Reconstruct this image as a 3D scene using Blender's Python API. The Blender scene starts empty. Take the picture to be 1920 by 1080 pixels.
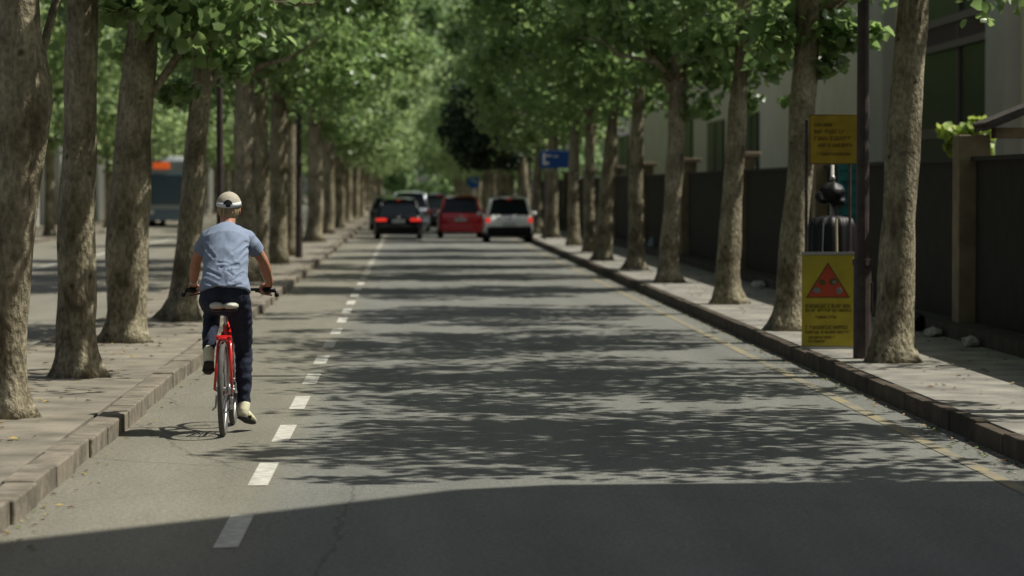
import bpy, math, random
import numpy as np
from mathutils import Vector, Matrix, noise, Euler
sc = bpy.context.scene
COL = sc.collection
R = math.radians
PI = math.pi
# ------------------------------------------------------------------ camera
FPX = 5600.0
CAMZ = 1.8
cam_d = bpy.data.cameras.new('camera')
cam_d.sensor_width = 36.0
cam_d.lens = FPX / 1920 * 36
cam_d.clip_end = 2000
cam_d.dof.use_dof = True
cam_d.dof.focus_distance = 22.0
cam_d.dof.aperture_fstop = 2.6
cam = bpy.data.objects.new('camera', cam_d); COL.objects.link(cam)
cam.location = (0, 0, CAMZ)
cam.rotation_euler = (R(90) - math.atan(187 / FPX), 0, -math.atan(192 / FPX))
sc.camera = cam
# ------------------------------------------------------------------ sky and sun
SUN_EL, SUN_AZ = R(59), R(3)          # sun stands over the right-hand side of the street (+X)
sd = Vector((math.cos(SUN_EL) * math.cos(SUN_AZ), math.cos(SUN_EL) * math.sin(SUN_AZ), math.sin(SUN_EL)))
w = bpy.data.worlds.new('World'); sc.world = w; w.use_nodes = True
nt = w.node_tree
sky = nt.nodes.new('ShaderNodeTexSky'); sky.sky_type = 'NISHITA'; sky.sun_disc = False
sky.sun_elevation = SUN_EL; sky.sun_rotation = PI / 2 - SUN_AZ
sky.dust_density = 3.0
sk = nt.nodes.new('ShaderNodeHueSaturation'); sk.inputs['Saturation'].default_value = .55   # pale, milky summer sky
nt.links.new(sky.outputs[0], sk.inputs['Color']); nt.links.new(sk.outputs[0], nt.nodes['Background'].inputs[0])
nt.nodes['Background'].inputs[1].default_value = 0.058
sl = bpy.data.lights.new('sun', 'SUN'); sl.energy = 3.8; sl.angle = R(0.5); sl.color = (1.0, 0.965, 0.86)
so = bpy.data.objects.new('sun', sl); COL.objects.link(so)
so.rotation_euler = sd.to_track_quat('Z', 'Y').to_euler()
sc.view_settings.view_transform = 'Standard'; sc.view_settings.look = 'None'
sc.view_settings.exposure = 0.55; sc.view_settings.gamma = 1
sc.cycles.max_bounces = 6; sc.cycles.volume_bounces = 0; sc.cycles.diffuse_bounces = 4; sc.cycles.transmission_bounces = 3
sc.cycles.transparent_max_bounces = 4; sc.cycles.caustics_reflective = False; sc.cycles.caustics_refractive = False

# ------------------------------------------------------------------ helpers
def X_at(px, D): return (px - 768) / FPX * D
def Z_at(py, D): return CAMZ - (py - 353) / FPX * D

MATS = {}
def mat(name, col, rough=0.7, metal=0.0, var=0.0, scale=5.0, bump=0.0, bscale=None, col2=None, spec=0.3, emit=None, estr=0, stretch=(1, 1, 1), coat=0.0, detail=4):
    if name in MATS: return MATS[name]
    m = bpy.data.materials.new(name); m.use_nodes = True
    n = m.node_tree.nodes; l = m.node_tree.links; b = n['Principled BSDF']
    b.inputs['Base Color'].default_value = (*col, 1); b.inputs['Roughness'].default_value = rough
    b.inputs['Metallic'].default_value = metal; b.inputs['Specular IOR Level'].default_value = spec
    b.inputs['Coat Weight'].default_value = coat; b.inputs['Coat Roughness'].default_value = 0.05
    if emit: b.inputs['Emission Color'].default_value = (*emit, 1); b.inputs['Emission Strength'].default_value = estr
    if var > 0 or col2 or bump > 0:
        tc = n.new('ShaderNodeTexCoord'); mp = n.new('ShaderNodeMapping'); mp.inputs['Scale'].default_value = stretch
        l.new(tc.outputs['Object'], mp.inputs[0])
        nz = n.new('ShaderNodeTexNoise'); nz.inputs['Scale'].default_value = scale; nz.inputs['Detail'].default_value = detail
        l.new(mp.outputs[0], nz.inputs['Vector'])
        if var > 0 or col2:
            c2 = col2 or tuple(max(0, c * (1 - var)) for c in col); c1 = col if col2 else tuple(c * (1 + var) for c in col)
            rp = n.new('ShaderNodeValToRGB'); rp.color_ramp.elements[0].position = .35; rp.color_ramp.elements[1].position = .65
            rp.color_ramp.elements[0].color = (*c2, 1); rp.color_ramp.elements[1].color = (*c1, 1)
            l.new(nz.outputs[0], rp.inputs[0]); l.new(rp.outputs[0], b.inputs['Base Color'])
        if bump > 0:
            n2 = n.new('ShaderNodeTexNoise'); n2.inputs['Scale'].default_value = bscale or scale * 3; n2.inputs['Detail'].default_value = 5
            l.new(mp.outputs[0], n2.inputs['Vector'])
            bp = n.new('ShaderNodeBump'); bp.inputs['Strength'].default_value = bump; bp.inputs['Distance'].default_value = 0.02
            l.new(n2.outputs[0], bp.inputs['Height']); l.new(bp.outputs[0], b.inputs['Normal'])
    MATS[name] = m
    return m

def tag(o, label=None, cat=None, group=None, kind=None):
    if label: o['label'] = label
    if cat: o['category'] = cat
    if group: o['group'] = group
    if kind: o['kind'] = kind
    return o

def empty(name, loc=(0, 0, 0), rz=0, **k):
    o = bpy.data.objects.new(name, None); COL.objects.link(o); o.location = loc; o.rotation_euler = (0, 0, rz)
    o.empty_display_size = .2
    return tag(o, **k)

class MB:
    """collects shapes into one mesh"""
    def __init__(s): s.v = []; s.f = []; s.mi = []; s.cur = 0
    def add(s, vs, fs):
        b = len(s.v); s.v += [tuple(v) for v in vs]
        for f in fs: s.f.append(tuple(i + b for i in f)); s.mi.append(s.cur)
        return s
    def box(s, c, d, rot=None, bev=0.0):
        x, y, z = d[0] / 2, d[1] / 2, d[2] / 2
        if bev <= 0:
            vs = [Vector((i * x, j * y, k * z)) for k in (-1, 1) for j in (-1, 1) for i in (-1, 1)]
            fs = [(0, 2, 3, 1), (4, 5, 7, 6), (0, 1, 5, 4), (2, 6, 7, 3), (0, 4, 6, 2), (1, 3, 7, 5)]
        else:
            import bmesh
            bm = bmesh.new(); bmesh.ops.create_cube(bm, size=1)
            for v in bm.verts: v.co = Vector((v.co.x * 2 * x, v.co.y * 2 * y, v.co.z * 2 * z))
            bmesh.ops.bevel(bm, geom=bm.edges[:], offset=bev, segments=2, affect='EDGES', profile=.5)
            bm.verts.ensure_lookup_table()
            vs = [v.co.copy() for v in bm.verts]; fs = [tuple(v.index for v in f.verts) for f in bm.faces]; bm.free()
        if rot: vs = [rot @ v for v in vs]
        return s.add([v + Vector(c) for v in vs], fs)
    def tube(s, pts, rad, n=10, cap=True, ry=None, round_ends=False, wob=None):
        pts = [Vector(p) for p in pts]
        if not hasattr(rad, '__len__'): rad = [rad] * len(pts)
        rad = list(rad); ryl = list(ry) if ry is not None else list(rad)
        if round_ends:
            a = (pts[0] - pts[1]).normalized(); b = (pts[-1] - pts[-2]).normalized()
            ext0 = [(pts[0] + a * min(rad[0], ryl[0]) * k, m) for k, m in ((.95, .3), (.7, .7))]
            ext1 = [(pts[-1] + b * min(rad[-1], ryl[-1]) * k, m) for k, m in ((.7, .7), (.95, .3))]
            r0, r1, y0, y1 = rad[0], rad[-1], ryl[0], ryl[-1]
            pts = [p for p, m in ext0] + pts + [p for p, m in ext1]
            rad = [r0 * m for p, m in ext0] + rad + [r1 * m for p, m in ext1]
            ryl = [y0 * m for p, m in ext0] + ryl + [y1 * m for p, m in ext1]
        vs = []; fs = []
        up = Vector((1, 0, 0))
        for i, p in enumerate(pts):
            t = (pts[min(i + 1, len(pts) - 1)] - pts[max(i - 1, 0)])
            t = t.normalized() if t.length > 1e-9 else Vector((0, 0, 1))
            if abs(t.dot(up)) > .95 and i == 0: up = Vector((0, 1, 0))
            u = (up - t * up.dot(t)).normalized(); vv = t.cross(u); up = u
            for k in range(n):
                a = 2 * PI * k / n
                rr = 1 if wob is None else wob(p, a, i)
                vs.append(p + u * math.cos(a) * rad[i] * rr + vv * math.sin(a) * ryl[i] * rr)
        for i in range(len(pts) - 1):
            for k in range(n):
                a = i * n + k; b = i * n + (k + 1) % n
                fs.append((a, b, b + n, a + n))
        if cap:
            fs.append(tuple(range(n - 1, -1, -1))); fs.append(tuple(range((len(pts) - 1) * n, len(pts) * n)))
        return s.add(vs, fs)
    def ball(s, c, r, n=16, m=10, rot=None):
        vs = []; fs = []
        for i in range(m + 1):
            th = PI * i / m
            for k in range(n):
                ph = 2 * PI * k / n
                v = Vector((r[0] * math.sin(th) * math.cos(ph), r[1] * math.sin(th) * math.sin(ph), r[2] * math.cos(th)))
                if rot: v = rot @ v
                vs.append(v + Vector(c))
        for i in range(m):
            for k in range(n):
                a = i * n + k; b = i * n + (k + 1) % n
                fs.append((a, a + n, b + n, b))
        return s.add(vs, fs)
    def torus(s, c, RR, r, n=48, m=10, rx=None):   # axle along X
        vs = []; fs = []
        for i in range(n):
            a = 2 * PI * i / n
            for k in range(m):
                b = 2 * PI * k / m
                q = RR + r * math.cos(b)
                vs.append((c[0] + (rx or r) * math.sin(b), c[1] + q * math.cos(a), c[2] + q * math.sin(a)))
        for i in range(n):
            for k in range(m):
                fs.append((i * m + k, i * m + (k + 1) % m, ((i + 1) % n) * m + (k + 1) % m, ((i + 1) % n) * m + k))
        return s.add(vs, fs)
    def disc_x(s, c, r, t, n=24): return s.tube([(c[0] - t / 2, c[1], c[2]), (c[0] + t / 2, c[1], c[2])], r, n)
    def build(s, name, m, parent=None, smooth=False, label=None):
        me = bpy.data.meshes.new(name); me.from_pydata(s.v, [], s.f); me.update()
        ms = m if isinstance(m, (list, tuple)) else [m]
        for q in ms:
            if q: me.materials.append(q)
        if len(ms) > 1: me.polygons.foreach_set('material_index', s.mi)
        if smooth: me.polygons.foreach_set('use_smooth', [True] * len(me.polygons))
        o = bpy.data.objects.new(name, me); COL.objects.link(o)
        if parent: o.parent = parent
        if label: o['label'] = label
        return o

def fuse(o, voxel, smooth_it=2, disp=None):
    """one continuous skin from overlapping closed pieces"""
    m = o.modifiers.new('r', 'REMESH'); m.mode = 'VOXEL'; m.voxel_size = voxel; m.use_smooth_shade = True
    s2 = o.modifiers.new('s', 'SMOOTH'); s2.iterations = smooth_it; s2.factor = .6
    dg = bpy.context.evaluated_depsgraph_get(); dg.update()
    me = bpy.data.meshes.new_from_object(o.evaluated_get(dg))
    o.modifiers.clear(); old = o.data; ms = [q for q in old.materials]; o.data = me
    me.materials.clear()
    for q in ms: me.materials.append(q)
    if disp:
        for v in me.vertices: v.co = disp(v.co.copy(), v.normal.copy())
    me.polygons.foreach_set('use_smooth', [True] * len(me.polygons)); me.update()
    return o

# ------------------------------------------------------------------ materials
def asphalt():
    m = bpy.data.materials.new('asphalt'); m.use_nodes = True
    n = m.node_tree.nodes; l = m.node_tree.links; b = n['Principled BSDF']
    b.inputs['Roughness'].default_value = .85; b.inputs['Specular IOR Level'].default_value = .25
    tc = n.new('ShaderNodeTexCoord')
    big = n.new('ShaderNodeTexNoise'); big.inputs['Scale'].default_value = .9; big.inputs['Detail'].default_value = 5
    fine = n.new('ShaderNodeTexNoise'); fine.inputs['Scale'].default_value = 70; fine.inputs['Detail'].default_value = 3
    st = n.new('ShaderNodeMapping'); st.inputs['Scale'].default_value = (1.8, .12, 1)
    l.new(tc.outputs['Object'], st.inputs[0]); l.new(st.outputs[0], big.inputs['Vector']); l.new(tc.outputs['Object'], fine.inputs['Vector'])
    sep = n.new('ShaderNodeSeparateXYZ'); l.new(tc.outputs['Object'], sep.inputs[0])
    mr = n.new('ShaderNodeMapRange'); mr.inputs[1].default_value = -.98; mr.inputs[2].default_value = -.62
    l.new(sep.outputs[0], mr.inputs[0])
    mx = n.new('ShaderNodeMix'); mx.data_type = 'RGBA'
    mx.inputs['A'].default_value = (.172, .163, .130, 1); mx.inputs['B'].default_value = (.148, .149, .134, 1)
    l.new(mr.outputs[0], mx.inputs['Factor'])
    def mul(src, tex, lo, hi):
        rp = n.new('ShaderNodeMapRange'); rp.inputs[1].default_value = .3; rp.inputs[2].default_value = .7
        rp.inputs[3].default_value = lo; rp.inputs[4].default_value = hi; l.new(tex, rp.inputs[0])
        mm = n.new('ShaderNodeMix'); mm.data_type = 'RGBA'; mm.blend_type = 'MULTIPLY'; mm.inputs['Factor'].default_value = 1
        l.new(src, mm.inputs['A']); l.new(rp.outputs[0], mm.inputs['B']); return mm.outputs['Result']
    c = mul(mx.outputs['Result'], big.outputs[0], .86, 1.1)
    c = mul(c, fine.outputs[0], .62, 1.38)
    mid = n.new('ShaderNodeTexNoise'); mid.inputs['Scale'].default_value = 26; mid.inputs['Detail'].default_value = 2; l.new(tc.outputs['Object'], mid.inputs['Vector'])
    c = mul(c, mid.outputs[0], .80, 1.2)
    pm = n.new('ShaderNodeMapping'); pm.inputs['Scale'].default_value = (.9, .28, 1); l.new(tc.outputs['Object'], pm.inputs[0])
    pt = n.new('ShaderNodeTexNoise'); pt.inputs['Scale'].default_value = 2.4; pt.inputs['Detail'].default_value = 7; pt.inputs['Roughness'].default_value = .65; l.new(pm.outputs[0], pt.inputs['Vector'])
    c = mul(c, pt.outputs[0], .90, 1.08)
    vc = n.new('ShaderNodeTexVoronoi'); vc.feature = 'DISTANCE_TO_EDGE'; vc.inputs['Scale'].default_value = .22
    dm = n.new('ShaderNodeMix'); dm.data_type = 'VECTOR'; dm.inputs['Factor'].default_value = .25; l.new(tc.outputs['Object'], dm.inputs['A']); l.new(pt.outputs['Color'], dm.inputs['B']); l.new(dm.outputs['Result'], vc.inputs['Vector'])
    cr = n.new('ShaderNodeMapRange'); cr.inputs[1].default_value = .0; cr.inputs[2].default_value = .0022; cr.inputs[3].default_value = .62; cr.inputs[4].default_value = 1; l.new(vc.outputs['Distance'], cr.inputs[0])
    cm_ = n.new('ShaderNodeMix'); cm_.data_type = 'RGBA'; cm_.blend_type = 'MULTIPLY'; cm_.inputs['Factor'].default_value = 1; l.new(c, cm_.inputs['A']); l.new(cr.outputs[0], cm_.inputs['B']); c = cm_.outputs['Result']
    l.new(c, b.inputs['Base Color'])
    bp = n.new('ShaderNodeBump'); bp.inputs['Strength'].default_value = .5; bp.inputs['Distance'].default_value = .006
    l.new(fine.outputs[0], bp.inputs['Height']); l.new(bp.outputs[0], b.inputs['Normal'])
    return m
def paving(name, c1, c2, bw=.25, bh=.12):
    m = bpy.data.materials.new(name); m.use_nodes = True
    n = m.node_tree.nodes; l = m.node_tree.links; b = n['Principled BSDF']; b.inputs['Roughness'].default_value = .9
    tc = n.new('ShaderNodeTexCoord'); br = n.new('ShaderNodeTexBrick')
    br.inputs['Scale'].default_value = 1; br.inputs['Brick Width'].default_value = bw; br.inputs['Row Height'].default_value = bh
    br.inputs['Mortar Size'].default_value = .006
    br.inputs['Color1'].default_value = (*c1, 1); br.inputs['Color2'].default_value = (*c2, 1); br.inputs['Mortar'].default_value = (c2[0] * .9, c2[1] * .9, c2[2] * .9, 1)
    l.new(tc.outputs['Object'], br.inputs['Vector'])
    nz = n.new('ShaderNodeTexNoise'); nz.inputs['Scale'].default_value = 2.2; nz.inputs['Detail'].default_value = 6; l.new(tc.outputs['Object'], nz.inputs['Vector'])
    rp = n.new('ShaderNodeMapRange'); rp.inputs[1].default_value = .3; rp.inputs[2].default_value = .7; rp.inputs[3].default_value = .55; rp.inputs[4].default_value = 1.25
    l.new(nz.outputs[0], rp.inputs[0])
    mm = n.new('ShaderNodeMix'); mm.data_type = 'RGBA'; mm.blend_type = 'MULTIPLY'; mm.inputs['Factor'].default_value = 1
    l.new(br.outputs[0], mm.inputs['A']); l.new(rp.outputs[0], mm.inputs['B']); l.new(mm.outputs['Result'], b.inputs['Base Color'])
    bp = n.new('ShaderNodeBump'); bp.inputs['Strength'].default_value = .4; bp.inputs['Distance'].default_value = .01
    l.new(nz.outputs[0], bp.inputs['Height']); l.new(bp.outputs[0], b.inputs['Normal'])
    return m
def leaf_mat(name, c1, c2, gloss=.35, trans=.35):
    m = bpy.data.materials.new(name); m.use_nodes = True
    n = m.node_tree.nodes; l = m.node_tree.links; b = n['Principled BSDF']
    b.inputs['Roughness'].default_value = gloss; b.inputs['Specular IOR Level'].default_value = .5
    g = n.new('ShaderNodeNewGeometry')
    rp = n.new('ShaderNodeValToRGB'); rp.color_ramp.elements[0].color = (*c1, 1); rp.color_ramp.elements[1].color = (*c2, 1)
    l.new(g.outputs['Random Per Island'], rp.inputs[0])
    l.new(rp.outputs[0], b.inputs['Base Color'])
    tr = n.new('ShaderNodeBsdfTranslucent'); hs = n.new('ShaderNodeHueSaturation'); hs.inputs['Value'].default_value = 1.8; hs.inputs['Hue'].default_value = .485
    l.new(rp.outputs[0], hs.inputs['Color']); l.new(hs.outputs[0], tr.inputs[0])
    ms = n.new('ShaderNodeMixShader'); ms.inputs[0].default_value = trans
    l.new(b.outputs[0], ms.inputs[1]); l.new(tr.outputs[0], ms.inputs[2]); l.new(ms.outputs[0], n['Material Output'].inputs[0])
    return m
def bark_mat(name='bark', a=(.38, .34, .24), c=(.115, .096, .062)):
    m = bpy.data.materials.new(name); m.use_nodes = True
    n = m.node_tree.nodes; l = m.node_tree.links; b = n['Principled BSDF']; b.inputs['Roughness'].default_value = .95; b.inputs['Specular IOR Level'].default_value = .1
    tc = n.new('ShaderNodeTexCoord'); mp = n.new('ShaderNodeMapping'); mp.inputs['Scale'].default_value = (1, 1, .6); l.new(tc.outputs['Object'], mp.inputs[0])
    n1 = n.new('ShaderNodeTexNoise'); n1.inputs['Scale'].default_value = 3.4; n1.inputs['Detail'].default_value = 7; n1.inputs['Roughness'].default_value = .6; l.new(mp.outputs[0], n1.inputs['Vector'])
    n2 = n.new('ShaderNodeTexNoise'); n2.inputs['Scale'].default_value = 28; n2.inputs['Detail'].default_value = 5; l.new(mp.outputs[0], n2.inputs['Vector'])
    vo = n.new('ShaderNodeTexVoronoi'); vo.inputs['Scale'].default_value = 4.5; l.new(tc.outputs['Object'], vo.inputs['Vector'])
    rp = n.new('ShaderNodeValToRGB'); e = rp.color_ramp.elements; e[0].position = .36; e[0].color = (*c, 1); e[1].position = .70; e[1].color = (*a, 1)  # pale plane bark mottling, lightened to paint in sun patches as well
    l.new(n1.outputs[0], rp.inputs[0])
    r2 = n.new('ShaderNodeMapRange'); r2.inputs[1].default_value = .35; r2.inputs[2].default_value = .65; r2.inputs[3].default_value = .68; r2.inputs[4].default_value = 1.25; l.new(n2.outputs[0], r2.inputs[0])
    mm = n.new('ShaderNodeMix'); mm.data_type = 'RGBA'; mm.blend_type = 'MULTIPLY'; mm.inputs['Factor'].default_value = 1
    l.new(rp.outputs[0], mm.inputs['A']); l.new(r2.outputs[0], mm.inputs['B'])
    r3 = n.new('ShaderNodeMapRange'); r3.inputs[1].default_value = .06; r3.inputs[2].default_value = .16; r3.inputs[3].default_value = .35; r3.inputs[4].default_value = 1; l.new(vo.outputs['Distance'], r3.inputs[0])
    m2 = n.new('ShaderNodeMix'); m2.data_type = 'RGBA'; m2.blend_type = 'MULTIPLY'; m2.inputs['Factor'].default_value = 1
    l.new(mm.outputs['Result'], m2.inputs['A']); l.new(r3.outputs[0], m2.inputs['B'])
    l.new(m2.outputs['Result'], b.inputs['Base Color'])
    bp = n.new('ShaderNodeBump'); bp.inputs['Strength'].default_value = .9; bp.inputs['Distance'].default_value = .03
    ad = n.new('ShaderNodeMath'); l.new(n1.outputs[0], ad.inputs[0]); l.new(n2.outputs[0], ad.inputs[1]); l.new(ad.outputs[0], bp.inputs['Height']); l.new(bp.outputs[0], b.inputs['Normal'])
    return m

M_ASPH = asphalt()
M_PAVE_L = paving('paving_warm', (.205, .18, .138), (.19, .168, .130))
M_PAVE_R = paving('paving_grey', (.24, .225, .19), (.21, .20, .175))
M_BARK = bark_mat()
M_LEAF = leaf_mat('plane_leaf', (.085, .155, .052), (.19, .28, .10), .35, .52)
M_LEAF_FAR = leaf_mat('plane_leaf_far_lit', (.14, .215, .090), (.27, .36, .16), .45, .52)  # paler copy for far crowns, sunlit hazy look put into the colour
M_LEAF_SHADE = leaf_mat('shaded_leaf', (.018, .042, .022), (.042, .080, .038), .6, .2)  # shade side of a tree crown put into the leaf colour
M_LEAF_LIGHT = leaf_mat('fresh_leaf', (.22, .32, .06), (.34, .42, .10), .5, .4)
M_KERB = mat('kerb_stone', (.17, .148, .115), .9, var=.3, scale=5, bump=.7)
M_KERB_D = mat('kerb_stone_brown', (.055, .043, .03), .95, var=.35, scale=4, bump=.6)
M_WHITE = mat('white_line_paint', (.43, .42, .37), .8, var=.2, scale=14, bump=.2)
M_YELLOW_LINE = mat('worn_yellow_paint', (.24, .205, .12), .85, col2=(.16, .152, .132), scale=3.2, detail=10)
M_SOIL = mat('soil', (.05, .042, .03), 1, var=.4, scale=12, bump=.8)
M_POST = mat('brown_post_paint', (.055, .042, .038), .55, var=.25, scale=9)
M_FENCE = mat('dark_fence_sheet', (.020, .017, .013), .8, var=.2, scale=3)
M_PILLAR = mat('pillar_render', (.20, .16, .105), .9, var=.2, scale=4, bump=.3)
M_CAP = mat('stone_cap', (.32, .25, .18), .85, var=.15, scale=5)

# ------------------------------------------------------------------ setting
def sheet(name, x0, x1, y0, y1, z, m, sub=1):
    b = MB(); b.add([(x0, y0, z), (x1, y0, z), (x1, y1, z), (x0, y1, z)], [(0, 1, 2, 3)])
    return tag(b.build(name, m), kind='structure')
FAR = 420
KL, KR = -2.13, 4.0      # road faces of the two kerbs
sheet('ground', -300, 300, -60, 900, -.02, M_SOIL)
sheet('road', KL - .02, KR + .02, -30, FAR, 0.0, M_ASPH)
sheet('road', -12.2, -4.03, -30, FAR, -0.001, M_ASPH)
def slab(name, x0, x1, z, m):
    b = MB(); b.box(((x0 + x1) / 2, (FAR - 30) / 2, z / 2 - .01), (x1 - x0, FAR + 30, z + .02)); return tag(b.build(name, m), kind='structure')
slab('pavement', -3.84, KL - .20, .125, M_PAVE_L)
slab('pavement', KR + .11, 6.0, .145, M_PAVE_R)
slab('pavement', -17, -12.35, .12, M_PAVE_L)
rnd = random.Random(4)
def kerb(xf, xb, h, m, seed, jit, L=1.0):
    r = random.Random(seed); b = MB(); y = -12.0; ref = None
    while y < FAR - 5:
        ln = L * (1 if y < 120 else 6)
        dx = r.uniform(-jit, jit); dz = r.uniform(-.012, .008)
        s = 1 if xb > xf else -1
        hw = abs(xb - xf)
        b.box(((xf + xb) / 2 + dx, y + ln / 2, (h + dz) / 2 - .03), (hw, ln - .006, h + dz + .06), bev=.012 if y < 90 else 0)
        y += ln
    return tag(b.build('kerb', m), kind='structure')
kerb(KL, KL - .19, .135, M_KERB, 2, .022)
kerb(KR, KR + .10, .150, M_KERB_D, 3, .006)
kerb(-4.02, -3.85, .13, M_KERB, 5, .01)
kerb(-12.18, -12.34, .13, M_KERB, 6, .01)
# painted marks
b = MB()
k = 0
dash_y = [(967, 1031), (867, 909), (799, 828), (744, 770), (702, 720)]
Ds = [(FPX * CAMZ / (y1 - 353), FPX * CAMZ / (y0 - 353)) for y0, y1 in dash_y]
per = 3.13; d0 = Ds[2][0]
for i in range(-3, 90):
    y0 = 21.18 + (i - 2) * per
    if i * per > 60 and 0: break
    x0 = -.985 + .004 * math.sin(i); x1 = -.86
    b.add([(x0, y0, .004), (x1, y0 + .02, .004), (x1 + .003, y0 + 1.52, .004), (x0, y0 + 1.5, .004)], [(0, 1, 2, 3)])
tag(b.build('lane_marking', M_WHITE), kind='structure')
b = MB(); b.add([(3.60, -20, .004), (3.70, -20, .004), (3.70, 320, .004), (3.60, 320, .004)], [(0, 1, 2, 3)])
tag(b.build('edge_marking', M_YELLOW_LINE), kind='structure')
b = MB(); b.add([(-8.5, -20, .004), (-8.36, -20, .004), (-8.36, 320, .004), (-8.5, 320, .004)], [(0, 1, 2, 3)])
tag(b.build('centre_marking', M_WHITE), kind='structure')
# fallen leaves (nobody could count them)
def litter(n, fx, seed, ms, size=.035):
    r = random.Random(seed); b = MB()
    for i in range(n):
        x, y, z = fx(r); s = size * r.uniform(.5, 1.3); a = r.uniform(0, 6.28); t = r.uniform(-.3, .3)
        ca, sa = math.cos(a) * s, math.sin(a) * s
        b.cur = r.randrange(len(ms))
        b.add([(x - ca, y - sa, z + .006), (x + sa * .5, y - ca * .5, z + .006 + s * .35), (x + ca, y + sa, z + .008), (x - sa * .5, y + ca * .5, z + .007 + s * abs(t))], [(0, 1, 2, 3)])
    o = b.build('fallen_leaves', ms); tag(o, kind='stuff'); return o
LM = [mat('dry_leaf_yellow', (.42, .30, .08), .8), mat('dry_leaf_brown', (.16, .08, .03), .8), mat('dry_leaf_green', (.16, .2, .06), .8), mat('dry_leaf_tan', (.3, .22, .12), .8)]
o = litter(170, lambda r: (KL + abs(r.gauss(0, .10)) + .02, 14 + r.random() ** 1.6 * 60, .0), 1, LM, .022); tag(o, 'loose yellow and brown leaves in the gutter by the cycle lane kerb', 'fallen leaves')
o = litter(900, lambda r: (KR - abs(r.gauss(0, .10)) - .02, 15 + r.random() ** 1.5 * 70, .0), 2, LM[1:], .026); tag(o, 'brown leaf litter in the gutter under the right kerb', 'fallen leaves')
o = litter(380, lambda r: (r.uniform(-3.6, -2.5), 18 + r.random() * 40, .127), 3, LM, .03); tag(o, 'dry leaves scattered on the left tree strip paving', 'fallen leaves')
o = litter(500, lambda r: (r.uniform(4.3, 5.9), 22 + r.random() * 50, .147), 9, LM[1:], .03); tag(o, 'dry leaves scattered on the right pavement', 'fallen leaves')

# ------------------------------------------------------------------ trees
def leaf_arrays(centres, radii, counts, size, rng, flat=.75, upbias=.35):
    allv = []; n_tot = 0
    for c, r, n in zip(centres, radii, counts):
        d = rng.normal(size=(n, 3)); d /= np.linalg.norm(d, axis=1)[:, None]
        rr = rng.random(n) ** .45
        p = np.array(c) + d * rr[:, None] * np.array([r, r, r * flat])
        nrm = d * .6 + rng.normal(size=(n, 3)) * .55; nrm[:, 2] += upbias; nrm /= np.linalg.norm(nrm, axis=1)[:, None]
        t = rng.normal(size=(n, 3)); t[:, 2] -= .5
        t -= nrm * (t * nrm).sum(1)[:, None]; t /= np.linalg.norm(t, axis=1)[:, None]
        s = np.cross(nrm, t)
        sz = size * (.6 + .8 * rng.random(n))
        # lobed, folded leaf: 6 corners about the rib
        shp = [(0, 0, 0), (.52, .22, .16), (.40, .62, .10), (0, 1, -.08), (-.40, .62, .10), (-.52, .22, .16)]
        vs = np.stack([p + (s * a + t * (bb - .4) + nrm * q) * sz[:, None] for a, bb, q in shp], axis=1)
        allv.append(vs.reshape(-1, 3)); n_tot += n
    return np.concatenate(allv), n_tot
def leaf_mesh(name, V, n, m):
    me = bpy.data.meshes.new(name)
    base = np.arange(n)[:, None] * 6
    F = np.concatenate([base + np.array([0, 1, 2, 3]), base + np.array([0, 3, 4, 5])], axis=1).reshape(-1)
    me.vertices.add(len(V)); me.vertices.foreach_set('co', V.astype(np.float32).ravel())
    me.loops.add(len(F)); me.loops.foreach_set('vertex_index', F.astype(np.int32))
    me.polygons.add(2 * n); me.polygons.foreach_set('loop_start', np.arange(2 * n, dtype=np.int32) * 4)
    me.update(calc_edges=True); me.materials.append(m)
    return me
def crown_mesh(seed, Rr=2.9, z0=3.3, z1=10, ncl=105, per=150, size=.135, m=None, clump=.75, ys=1.0):
    rng = np.random.default_rng(seed); cs = []; rs = []; ns = []
    zc = (z0 + z1) / 2; hz = (z1 - z0) / 2
    while len(cs) < ncl:
        d = rng.normal(size=3); d /= np.linalg.norm(d); q = rng.random() ** .42
        p = d * q * np.array([Rr, Rr, hz])
        lob = 1 + .28 * math.sin(3 * math.atan2(d[1], d[0]) + seed) + .18 * math.sin(5 * math.atan2(d[1], d[0]) - 2 * seed + d[2] * 3)
        p[:2] *= lob; p[1] *= ys
        if p[2] < -hz * .55: p[:2] *= 1.35
        cs.append((p[0], p[1], zc + p[2])); rs.append(clump * (.55 + .8 * rng.random())); ns.append(int(per * (.5 + rng.random())))
    V, n = leaf_arrays(cs, rs, ns, size, rng)
    return leaf_mesh('crown', V, n, m or M_LEAF)
CROWNS = [crown_mesh(s) for s in (1, 2, 3, 4, 5, 6)]
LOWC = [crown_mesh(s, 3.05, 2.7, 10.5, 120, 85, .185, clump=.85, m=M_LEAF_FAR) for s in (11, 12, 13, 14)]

NEARC = [crown_mesh(s, 2.3, 3.5, 8.9, 96, 84, .135, clump=.62, ys=1.8) for s in (21, 22, 23)]

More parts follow.
